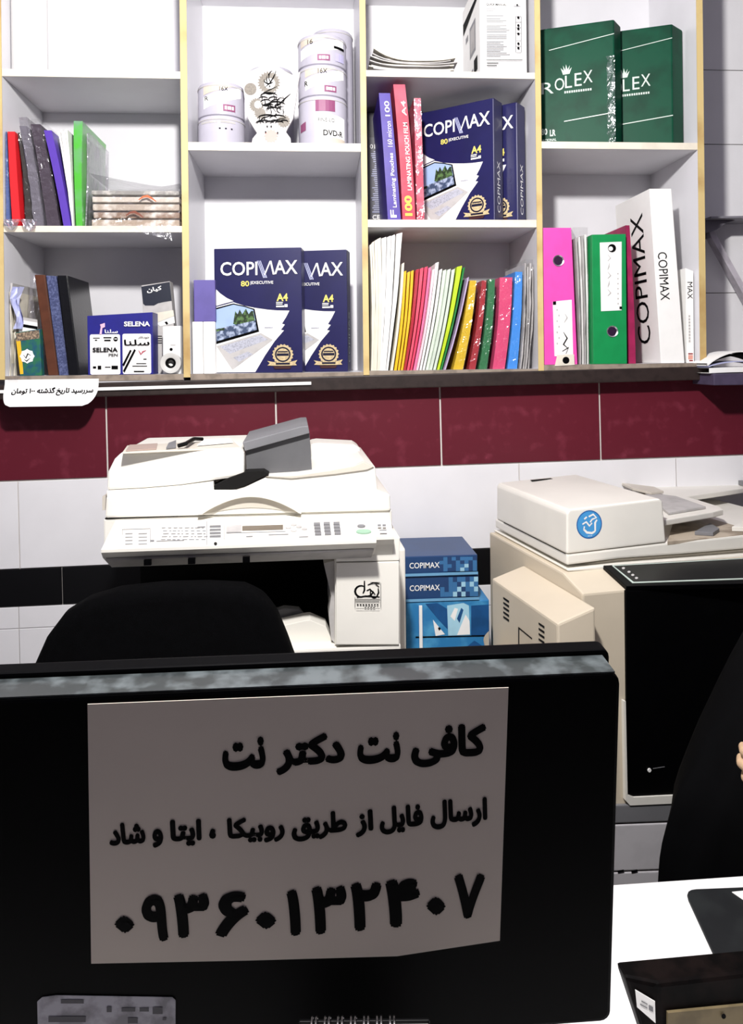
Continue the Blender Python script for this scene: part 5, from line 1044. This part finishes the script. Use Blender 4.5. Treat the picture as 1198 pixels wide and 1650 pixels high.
# ---------------------------------------------------------------- operator's chair
o = PD(265, 1010, 1.23); zt = PD(265, 940, 1.23).z
T = thing('office_chair', 'black fabric office chair with arched backrest behind the monitor', 'chair', (o.x, o.y, 0), math.radians(1))
mb = MB(); wpx = 1.23/FPX
pr_ = [(-216, -170), (-213, -148), (-196, -112), (-178, -72), (-152, -38), (-118, -18), (-70, -5), (0, 0), (70, -1), (128, -6), (160, -22), (182, -54), (198, -95), (212, -136), (216, -170)]
pts = [(a*wpx, zt+b*wpx) for a, b in pr_] + [(205*wpx, zt-0.36), (170*wpx, zt-0.42), (-170*wpx, zt-0.42), (-205*wpx, zt-0.36)]
part(T, 'backrest', MB().prism(pts, -0.03, 0.03), M_blackfab, bev=0.022, seg=4, smooth=True)
part(T, 'back_post', MB().box(-0.035, 0.035, 0.032, 0.05, 0.42, zt-0.25), M_blackpl, bev=0.004)
part(T, 'seat', MB().box(-0.23, 0.23, -0.3, 0.03, 0.46, 0.54), M_blackfab, bev=0.03, seg=4, smooth=True)
part(T, 'seat_plate', MB().box(-0.1, 0.1, -0.27, 0.05, 0.42, 0.458), M_blackpl, bev=0.004)
part(T, 'column', MB().lathe([(0.03, 0.09), (0.03, 0.25), (0.022, 0.26), (0.022, 0.42)], 0, -0.2, 16), M_blackpl, smooth=True)
for k in range(5):
    a = 2*PI*k/5+0.3
    part(T, 'leg', MB().tube([(0, -0.2, 0.1), (0.2*math.cos(a), -0.2+0.2*math.sin(a), 0.065)], [0.026, 0.016], 8), M_blackpl, smooth=True)
    part(T, 'caster', MB().lathe([(0.01, 0), (0.024, 0.012), (0.024, 0.036), (0.01, 0.05)], 0.2*math.cos(a), -0.2+0.2*math.sin(a), 12), M_blackpl, smooth=True)

# ---------------------------------------------------------------- white desk and what lies on it
ZD = 0.75
a = PZ(995, 1425, ZD); b = PZ(1198, 1411, ZD); drz = math.atan2(b.y-a.y, b.x-a.x)
FDk = Frame((a.x, a.y, 0), drz)
T = thing('desk', 'white topped desk carrying the monitor and the dark mat', 'desk', tuple(FDk.org), drz)
part(T, 'top', MB().box(-1.25, 0.62, -0.62, 0, ZD-0.025, ZD), mat('white_desk_top', '#f2f1f0', 0.35, 0.4, 0.02), bev=0.002)
for x0 in (-1.24, 0.59): part(T, 'side_panel', MB().box(x0, x0+0.02, -0.6, -0.02, 0, ZD-0.0255), M_ivory, bev=0.001)
part(T, 'modesty_panel', MB().box(-1.218, 0.588, -0.5, -0.482, 0.2, ZD-0.0255), M_ivory)
# dark mat
q = [PZ(*p, ZD+0.004) for p in [(1103, 1434), (1250, 1428), (1250, 1545), (1157, 1551)]]
pts = []
P3 = [Vector((v.x, v.y)) for v in q]
for i in range(4):
    c = P3[i]; pv = (P3[i-1]-c).normalized(); nx = (P3[(i+1) % 4]-c).normalized()
    for t in (0, 0.25, 0.5, 0.75, 1): s = c+pv*0.016*(1-t)**2+nx*0.016*t*t; pts.append((s.x, s.y))
cen = q[0]
solo('desk_mat', 'dark grey mat with rounded corner on the white desk', 'mat', MB().prism(pts, ZD+0.0006, ZD+0.005, axis='z'), mat('charcoal_mat', '#16181a', 0.6, 0.2, 0.2, 20, hex2='#1e2122'), (cen.x+0.05, cen.y-0.05, ZD+0.0006), world=True, bev=0.0015)
c0 = PZ(1194, 1444, ZD+0.006)
solo('paper_slip', 'white slip of paper lying on the corner of the dark mat', 'paper', MB().prism([(c0.x-0.007, c0.y+0.008), (c0.x+0.03, c0.y+0.01), (c0.x+0.03, c0.y-0.02), (c0.x+0.002, c0.y-0.012)], ZD+0.0056, ZD+0.0064, axis='z'), M_white, (c0.x, c0.y, ZD+0.0056), world=True)
# dark box with sticker in the lower right corner
zt = 0.85
k0 = PZ(1060, 1585, zt); k1 = PZ(1006, 1574, zt); k2 = PZ(1260, 1562, zt)
dv = (k2-k0).normalized(); bk = Vector((-dv.y, dv.x, 0))*0.028
top = [k1, k0, k2, k2+bk, k1+bk*0.7]
T = thing('card_terminal', 'black plastic box with white sticker and beige lower front on desk', 'box', (k0.x+0.05, k0.y+0.03, ZD+0.0006))
lo = [p+Vector((0.032 if i in (0, 4) else 0.0, 0, 0))-Vector((0, 0, zt-ZD-0.0006)) for i, p in enumerate(top)]
mb = MB().add(top+lo, [(0, 1, 2, 3, 4), (9, 8, 7, 6, 5)]+[(i, i+5, (i+1) % 5+5, (i+1) % 5) for i in range(5)])
wpart(T, 'case', mb, mat('dull_black_case', '#050404', 0.55, 0.05, 0.4, 35, hex2='#120c0b', bump=0.1, bscale=60), bev=0.004)
fn_ = Vector((dv.y, -dv.x, 0))
def onf(px, py):
    d = ray(px, py); t = (k0+fn_*0.0008-CAM).dot(fn_)/d.dot(fn_); return CAM+d*t
q = [onf(1075, 1629), onf(1230, 1614), onf(1230, 1690), onf(1075, 1690)]
zmin = ZD+0.002
for v in q: v.z = max(v.z, zmin)
wpart(T, 'lower_front', raised(q, fn_, 0.003, -0.0006), mat('beige_front', '#6f6247', 0.6, 0.3, 0.3, 30), label='beige lower front')
sp = onf(1163, 1632)
part(T.children[-1], 'screw', raised([sp+fn_*0.0036+dv*0.0022*math.cos(i*PI/5)+Vector((0, 0, 0.0022))*math.sin(i*PI/5) for i in range(10)], fn_, 0.0008), M_black, off=tuple(T.location))
sn = Vector((k0.y-k1.y, -(k0.x-k1.x), 0)).normalized()
def ons(px, py, e=0.0006):
    d = ray(px, py); n = sn; t = (k0+n*e-CAM).dot(n)/d.dot(n); return CAM+d*t
q = [ons(1024, 1594), ons(1056, 1613), ons(1057, 1648), ons(1027, 1622)]
LB = wpart(T, 'sticker', raised(q, sn, 0.0006, 0.0), M_white, label='white sticker')
mk = MB()
for (x, y, w_, h_) in ((1034, 1612, 10, 2), (1032, 1617, 12, 2), (1046, 1619, 7, 8)): mk.poly([ons(x, y, 0.0016), ons(x+w_, y+w_*0.55, 0.0016), ons(x+w_, y+h_+w_*0.55, 0.0016), ons(x, y+h_, 0.0016)])
ob = part(LB, 'sticker_print', mk, M_greypl, off=tuple(T.location))

# ---------------------------------------------------------------- monitor seen from behind, with the taped sign
TI = math.radians(5.5)
o = PD(481, 1125, 0.54)
T = thing('monitor', 'black monitor seen from behind with a printed white paper sign', 'monitor', (o.x, o.y, ZD))
MT = Matrix.Translation(o) @ Matrix.Rotation(TI, 4, 'X')      # monitor plane: y = 0 is the back, leaning over towards the camera at the top
MTi = MT.inverted()
def mon(px, py, y=0.0):
    oo = MTi @ CAM; d = MTi.to_3x3() @ ray(px, py); p = oo+d*((y-oo.y)/d.y); return (p.x, p.z)
def madd(name, mb, m, parent=T, **k):
    mb.v = [tuple((MT @ Vector(v))-Vector(T.location)) for v in mb.v]; return part(parent, name, mb, m, **k)
xr, zt_ = mon(1001, 1086); xl = -xr*0.93; zbm = mon(700, 1668)[1]; z_t = mon(700, 1098)[1]
xl = mon(-70, 1120)[0]
madd('back_shell', MB().prism(rrect(xl, zbm, xr, z_t, 0.008), 0, 0.026), M_blackgl if False else mat('monitor_black', '#010102', 0.5, 0.04, 0.2, 30), bev=0.003)
madd('top_cover', MB().box(xl+0.004, xr-0.004, 0.001, 0.026, z_t, z_t+0.0012), M_blackgl, label='glossy grey top edge')
madd('bezel', MB().prism(rrect(xl-0.002, zbm-0.002, xr+0.002, z_t+0.005, 0.006), 0.0262, 0.042), mat('monitor_black', '#020203'), bev=0.002)
madd('screen', MB().box(xl+0.012, xr-0.012, 0.0421, 0.0428, zbm+0.012, z_t-0.008), mat('screen_off', '#0a0a0c', 0.2, 0.5))
w0 = MT @ Vector(((xl+xr)/2, 0.02, zbm))
part(T, 'stand_neck', MB().box(w0.x-o.x-0.03, w0.x-o.x+0.03, w0.y-o.y+0.03, w0.y-o.y+0.05, 0.012, w0.z-ZD+0.06), M_blackpl, bev=0.003)
part(T, 'stand_foot', MB().lathe([(0.11, 0.0006), (0.11, 0.008), (0.1, 0.012), (0.02, 0.014)], w0.x-o.x, w0.y-o.y+0.04, 32), M_blackpl, smooth=True)
sg = [mon(a, b, -0.001) for a, b in [(141, 1135), (820, 1108), (806, 1516), (640, 1541), (400, 1548), (147, 1553)]]
SG = madd('sign', MB().prism(sg, -0.0009, -0.0004), M_signp, label='white paper sign with bold black Persian lettering')
def mtext(s, x0, y0, x1, y1, bold, sl, par=None):
    """lettering whose box runs from pixel x0 to x1 about the middle line y0 -> y1 on the sign"""
    a, b = mon(x0, y0, -0.0015), mon(x1, y1, -0.0015); h = sl*0.000436
    cx, cz = (a[0]+b[0])/2, (a[1]+b[1])/2; ang = math.atan2(b[1]-a[1], b[0]-a[0]); L_ = math.hypot(b[0]-a[0], b[1]-a[1])
    R3 = MT.to_3x3(); xd = R3 @ Vector((math.cos(ang), 0, math.sin(ang))); yd = R3 @ Vector((-math.sin(ang), 0, math.cos(ang)))
    return text(SG, s, M_black, L_, h, (MT @ Vector((cx, -0.0012, cz)))-Vector(T.location), tuple(xd), tuple(yd), bold=bold, fa=True, res=6)
def words(ws, bold):
    for s, x0, y0, x1, y1, h in ws: mtext(s, x0, y0, x1, y1, bold, h)
words([('کافی', 663, 1204, 784, 1199, 72), ('نت', 576, 1207, 646, 1204, 54), ('دکتر', 444, 1218, 556, 1211, 68), ('نت', 358, 1217, 428, 1213, 56)], 0.056)
words([('ارسال', 694, 1314, 786, 1308, 52), ('فایل', 612, 1323, 683, 1318, 50), ('از', 573, 1328, 602, 1326, 48), ('طریق', 470, 1334, 560, 1329, 50), ('روبیکا', 366, 1340, 459, 1335, 46), ('،', 337, 1344, 348, 1343, 18), ('ایتا', 274, 1343, 325, 1341, 46), ('و', 245, 1352, 263, 1350, 32), ('شاد', 175, 1346, 234, 1341, 38)], 0.054)
for ch, x0, x1, y0, y1 in (('۰', 184, 217, 1475, 1506), ('۹', 228, 272, 1439, 1522), ('۳', 279, 337, 1437, 1516), ('۶', 347, 402, 1434, 1515), ('۰', 411, 446, 1468, 1500), ('۱', 461, 486, 1430, 1513), ('۳', 501, 558, 1424, 1511), ('۲', 564, 614, 1418, 1506), ('۴', 620, 677, 1413, 1500), ('۰', 687, 719, 1444, 1478), ('۷', 731, 781, 1404, 1486)):
    mtext(ch, x0, (y0+y1)/2, x1, (y0+y1)/2-0.03*(x1-x0), 0.05, y1-y0)
lq = [mon(a, b, -0.0006) for a, b in [(60, 1614), (68, 1607), (90, 1604), (278, 1607), (283, 1612), (283, 1662), (61, 1662)]]
LBm = madd('rating_label', MB().prism(lq, -0.0006, -0.0003), mat('foil_label', '#a4a2ac', 0.5, 0.4, 0.3, 60, hex2='#77757c'), label='silver grey rating label')
mk = MB()
for x0, y0, x1, y1 in ((78, 1638, 138, 1647), (98, 1611, 135, 1617), (172, 1622, 180, 1631), (196, 1624, 218, 1630), (225, 1624, 240, 1630), (246, 1623, 262, 1634), (206, 1640, 222, 1649), (262, 1640, 268, 1644)):
    mk.poly([(*(lambda q: (q[0], -0.0009, q[1]))(mon(a, b, -0.0009)),) for a, b in ((x0, y0), (x1, y0), (x1, y1), (x0, y1))])
mk.v = [tuple((MT @ Vector(v))-Vector(T.location)) for v in mk.v]
part(LBm, 'label_print', mk, mat('label_ink', '#47454c', 0.6), kind='stuff')

# ---------------------------------------------------------------- spiral notebook in front of the monitor
ZN = 0.50
a = PD(556, 1672, ZN); b = PD(692, 1660, ZN); ux = Vector((b.x-a.x, b.y-a.y, 0)).normalized(); uy = Vector((-ux.y, ux.x, 0))
T = thing('spiral_notebook', 'spiral bound notebook with brown cover standing before the monitor', 'notebook', (a.x, a.y, ZD+0.0006), math.atan2(ux.y, ux.x))
wn = (b-a).length; hn = a.z-ZD-0.0006
part(T, 'pages', MB().box(-0.03, wn, 0.003, 0.012, 0.001, hn-0.002), M_greyp)
part(T, 'cover', MB().box(-0.031, wn+0.001, 0.0, 0.0028, 0, hn), mat('kraft_cover', '#5b4a3a', 0.7, 0.2, 0.3, 60), bev=0.0008)
part(T, 'back_cover', MB().box(-0.031, wn+0.001, 0.0122, 0.0145, 0, hn), M_blackpl, bev=0.0006)
rg = MB().tube([(0, 0.006+0.0095*math.cos(t), hn-0.004+0.0095*math.sin(t)) for t in [math.radians(-30+240*i/12) for i in range(13)]], 0.0008, 6)
rm_ = rg.mesh('wire_loop', mat('wire', '#d8d8dc', 0.2, 0.5, metal=1.0), smooth=True)
for i in range(7):
    for dx in (0.0, 0.0028):
        ob = bpy.data.objects.new('wire_loop', rm_); COL.objects.link(ob); ob.parent = T; ob.location = (-0.022+i*0.0086+dx, 0, 0)

# ---------------------------------------------------------------- person in black at the right edge
zc_ = 1.215
pc = PD(1405, 1250, zc_)
T = thing('person', 'person in a loose black robe sitting at the desk, one hand showing', 'person', (pc.x, pc.y, 0), math.radians(6))
# robe: one continuous draped body, widest at the knees
prof = [(0.0, 0.36, 0.118), (0.25, 0.36, 0.118), (0.5, 0.36, 0.118), (0.64, 0.355, 0.118), (0.71, 0.35, 0.118), (0.79, 0.33, 0.118), (0.88, 0.285, 0.118), (0.96, 0.24, 0.118), (1.02, 0.195, 0.115), (1.08, 0.14, 0.108), (1.13, 0.095, 0.1), (1.17, 0.085, 0.095), (1.2, 0.07, 0.08)]
def fold(a, z): return 1+(0.035*math.sin(9*a+z*7)+0.025*math.sin(17*a-z*11))*max(0, min(1, (1.05-z)*2))
mb = MB(); N = 64
mb.grid(lambda u, v: (lambda z, rx, ry: (rx*math.cos(2*PI*u)*fold(2*PI*u, z), ry*math.sin(2*PI*u)*fold(2*PI*u, z), z))(*[prof[int(v*(len(prof)-1)+1e-6)][i]+(prof[min(len(prof)-1, int(v*(len(prof)-1)+1e-6)+1)][i]-prof[int(v*(len(prof)-1)+1e-6)][i])*((v*(len(prof)-1)+1e-6) % 1) for i in range(3)]), N, 44)
part(T, 'robe', mb, M_robe, smooth=True)
# head under a scarf, with a face
def ell(cx, cy, cz, rx, ry, rz, n=28, k=18): return lambda u, v: (cx+rx*math.cos(2*PI*u)*math.sin(PI*v), cy+ry*math.sin(2*PI*u)*math.sin(PI*v), cz+rz*math.cos(PI*v))
hm = MB().grid(ell(0, 0, 1.27, 0.078, 0.095, 0.115), 32, 22)
def face(v):
    x, y, z = v; zz_ = (z-1.27)/0.115
    if y < -0.02:
        y -= 0.02*math.exp(-((x/0.012)**2+((zz_+0.2)/0.16)**2))       # nose
        y += 0.007*math.exp(-(((abs(x)-0.03)/0.013)**2+((zz_-0.02)/0.12)**2))   # eye sockets
        y -= 0.005*math.exp(-((x/0.022)**2+((zz_+0.43)/0.06)**2))      # mouth
        y -= 0.006*math.exp(-((x/0.02)**2+((zz_+0.72)/0.12)**2))       # chin
    return (x*(1-0.12*max(0, -zz_)), y, z)
hm.v = [face(v) for v in hm.v]
part(T, 'head', hm, M_skin, smooth=True)
for s in (-1, 1):
    e = part(T, 'eye', MB().grid(ell(s*0.03, -0.083, 1.272, 0.0115, 0.007, 0.0065), 14, 8), M_white, smooth=True)
    part(e, 'iris', MB().grid(ell(s*0.03, -0.0885, 1.272, 0.005, 0.003, 0.005), 10, 6), M_black, smooth=True)
    part(T, 'eyebrow', MB().tube([(s*0.014, -0.094, 1.289), (s*0.03, -0.093, 1.294), (s*0.046, -0.08, 1.288)], [0.002, 0.003, 0.0012], 6), M_black, smooth=True)
part(T, 'lips', MB().grid(ell(0, -0.094, 1.22, 0.02, 0.006, 0.006), 14, 8), mat('lip', '#8c4a44', 0.5), smooth=True)
def scarf(u, v):
    a = 2*PI*u; f = math.cos(a+PI/2)                                   # 1 at the front
    th = PI*(0.02+0.98*v); op = max(0.0, f-0.72)/0.28
    x, y, z = 0.098*math.cos(a)*math.sin(th), 0.118*math.sin(a)*math.sin(th), 1.285+0.132*math.cos(th)
    if f > 0.5 and 1.19 < z < 1.36: 
        k = min(1, (f-0.5)/0.2); y = y*(1-k)+max(y, -0.06)*k; x += math.copysign(0.028*k*(1-abs(x)/0.1), x if abs(x) > 1e-6 else 1)
    return (x*(1+0.6*max(0, 1.18-z)), y, z)
part(T, 'scarf', MB().grid(scarf, 40, 26), M_robe, smooth=True)
part(T, 'scarf_drape', MB().grid(lambda u, v: ((0.084+0.1*v**0.8)*math.cos(2*PI*u)*(1+0.03*math.sin(12*PI*u)*v), (0.092+0.035*v)*math.sin(2*PI*u), 1.185-0.15*v**1.1), 48, 10), M_robe, smooth=True)
# hand resting in front of the robe: palm and five bent fingers grown as one surface
def skin(name, chains, m, parent, sub=2):
    vs, es, rs, idx = [], [], [], {}
    for ch in chains:
        prev = None
        for p, r in ch:
            key = tuple(round(c, 5) for c in p)
            if key not in idx: idx[key] = len(vs); vs.append(p); rs.append(r)
            if prev is not None and prev != idx[key]: es.append((prev, idx[key]))
            prev = idx[key]
    me = bpy.data.meshes.new(name); me.from_pydata(vs, es, []); ob = bpy.data.objects.new(name, me); COL.objects.link(ob)
    md = ob.modifiers.new('skin', 'SKIN'); md.use_smooth_shade = True
    for v, r in zip(me.skin_vertices[0].data, rs): v.radius = (r, r)
    me.skin_vertices[0].data[0].use_root = True
    s2 = ob.modifiers.new('sub', 'SUBSURF'); s2.levels = sub; s2.render_levels = sub
    bpy.context.view_layer.update()
    ev = bpy.data.meshes.new_from_object(ob.evaluated_get(bpy.context.evaluated_depsgraph_get()))
    ob.modifiers.clear(); ob.data = ev; ev.materials.clear(); ev.materials.append(m); ob.parent = parent
    for p in ev.polygons: p.use_smooth = True
    return ob
HI = T.matrix_basis.inverted()
def hp(px, py, z): v = HI @ PD(px, py, z); return (v.x, v.y, v.z)
hc = Vector(hp(1323, 1262, 1.03)); ha = (Vector(hp(1223, 1264, 1.03))-hc).normalized(); hb = Vector((0, 0, 1)); hb = (hb-ha*hb.dot(ha)).normalized(); hn = ha.cross(hb)
if hn.y < 0: hn = -hn                                                  # the palm is turned towards the body
H3 = lambda a, b, c: hc+ha*a+hb*b+hn*c
mb = MB()
mb.grid(lambda u, v: tuple(H3(0.004+0.05*math.cos(PI*v), 0.039*math.sin(PI*v)**0.6*math.cos(2*PI*u), 0.0145*math.sin(PI*v)**0.6*math.sin(2*PI*u))), 24, 14)
mb.tube([H3(-0.03, 0, 0), H3(-0.06, -0.002, 0.002), H3(-0.1, -0.004, 0.006)], [0.024, 0.023, 0.026], 14)
for b0, L_, dr in ((0.028, 0.074, 0.0), (0.0095, 0.082, 0.004), (-0.0095, 0.076, 0.008), (-0.0265, 0.06, 0.012)):
    p = H3(0.03, b0, 0.0); q = [p, H3(0.046, b0*1.03, 0.001)]; r = [0.0105, 0.0102]; an = 0.0
    for f_, bend, rr in ((0.46, 0.45+dr*10, 0.0092), (0.30, 0.85+dr*8, 0.0082), (0.24, 0.6, 0.0068)):
        an += bend; last = q[-1]
        for k in (0.5, 1.0): q.append(last+(ha*math.cos(an)+hn*math.sin(an)-hb*0.06)*L_*f_*k); r.append(rr+0.0006*(k == 0.5))
    mb.tube(q, r, 12)
q = [H3(-0.02, 0.022, 0.006), H3(0.0, 0.042, 0.014), H3(0.022, 0.053, 0.024), H3(0.046, 0.052, 0.036)]
mb.tube(q, [0.014, 0.012, 0.0105, 0.0085], 12)
hand = part(T, 'hand', mb, M_skin)
md = hand.modifiers.new('remesh', 'REMESH'); md.mode = 'VOXEL'; md.voxel_size = 0.0022; md.use_smooth_shade = True
ms = hand.modifiers.new('smooth', 'SMOOTH'); ms.iterations = 4; ms.factor = 0.5
bpy.context.view_layer.update()
ev = bpy.data.meshes.new_from_object(hand.evaluated_get(bpy.context.evaluated_depsgraph_get())); hand.modifiers.clear(); hand.data = ev
for p in ev.polygons: p.use_smooth = True
skin('sleeve', [[(hp(1412, 1265, 1.04), 0.033), (hp(1434, 1254, 1.055), 0.042), (hp(1455, 1238, 1.08), 0.052), (hp(1470, 1190, 1.14), 0.062), (hp(1490, 1110, 1.21), 0.075)]], M_robe, T)
# ---------------------------------------------------------------- hanging lamp above, in front of the bookcase
T = thing('pendant_lamp', 'bare white bulb hanging from the ceiling by a cord', 'lamp', (LAMP.x, LAMP.y, LAMP.z+0.06))
part(T, 'bulb', MB().lathe([(0.018, 0.0), (0.03, 0.02), (0.032, 0.04), (0.02, 0.065), (0.014, 0.08)], n=20), M_white, smooth=True)
part(T, 'socket', MB().lathe([(0.018, 0.0805), (0.02, 0.085), (0.02, 0.125), (0.008, 0.135)], n=16), M_ivory, smooth=True)
part(T, 'cord', MB().tube([(0, 0, 0.135), (0, 0, CEIL-LAMP.z-0.06)], 0.003, 6), M_blackpl)
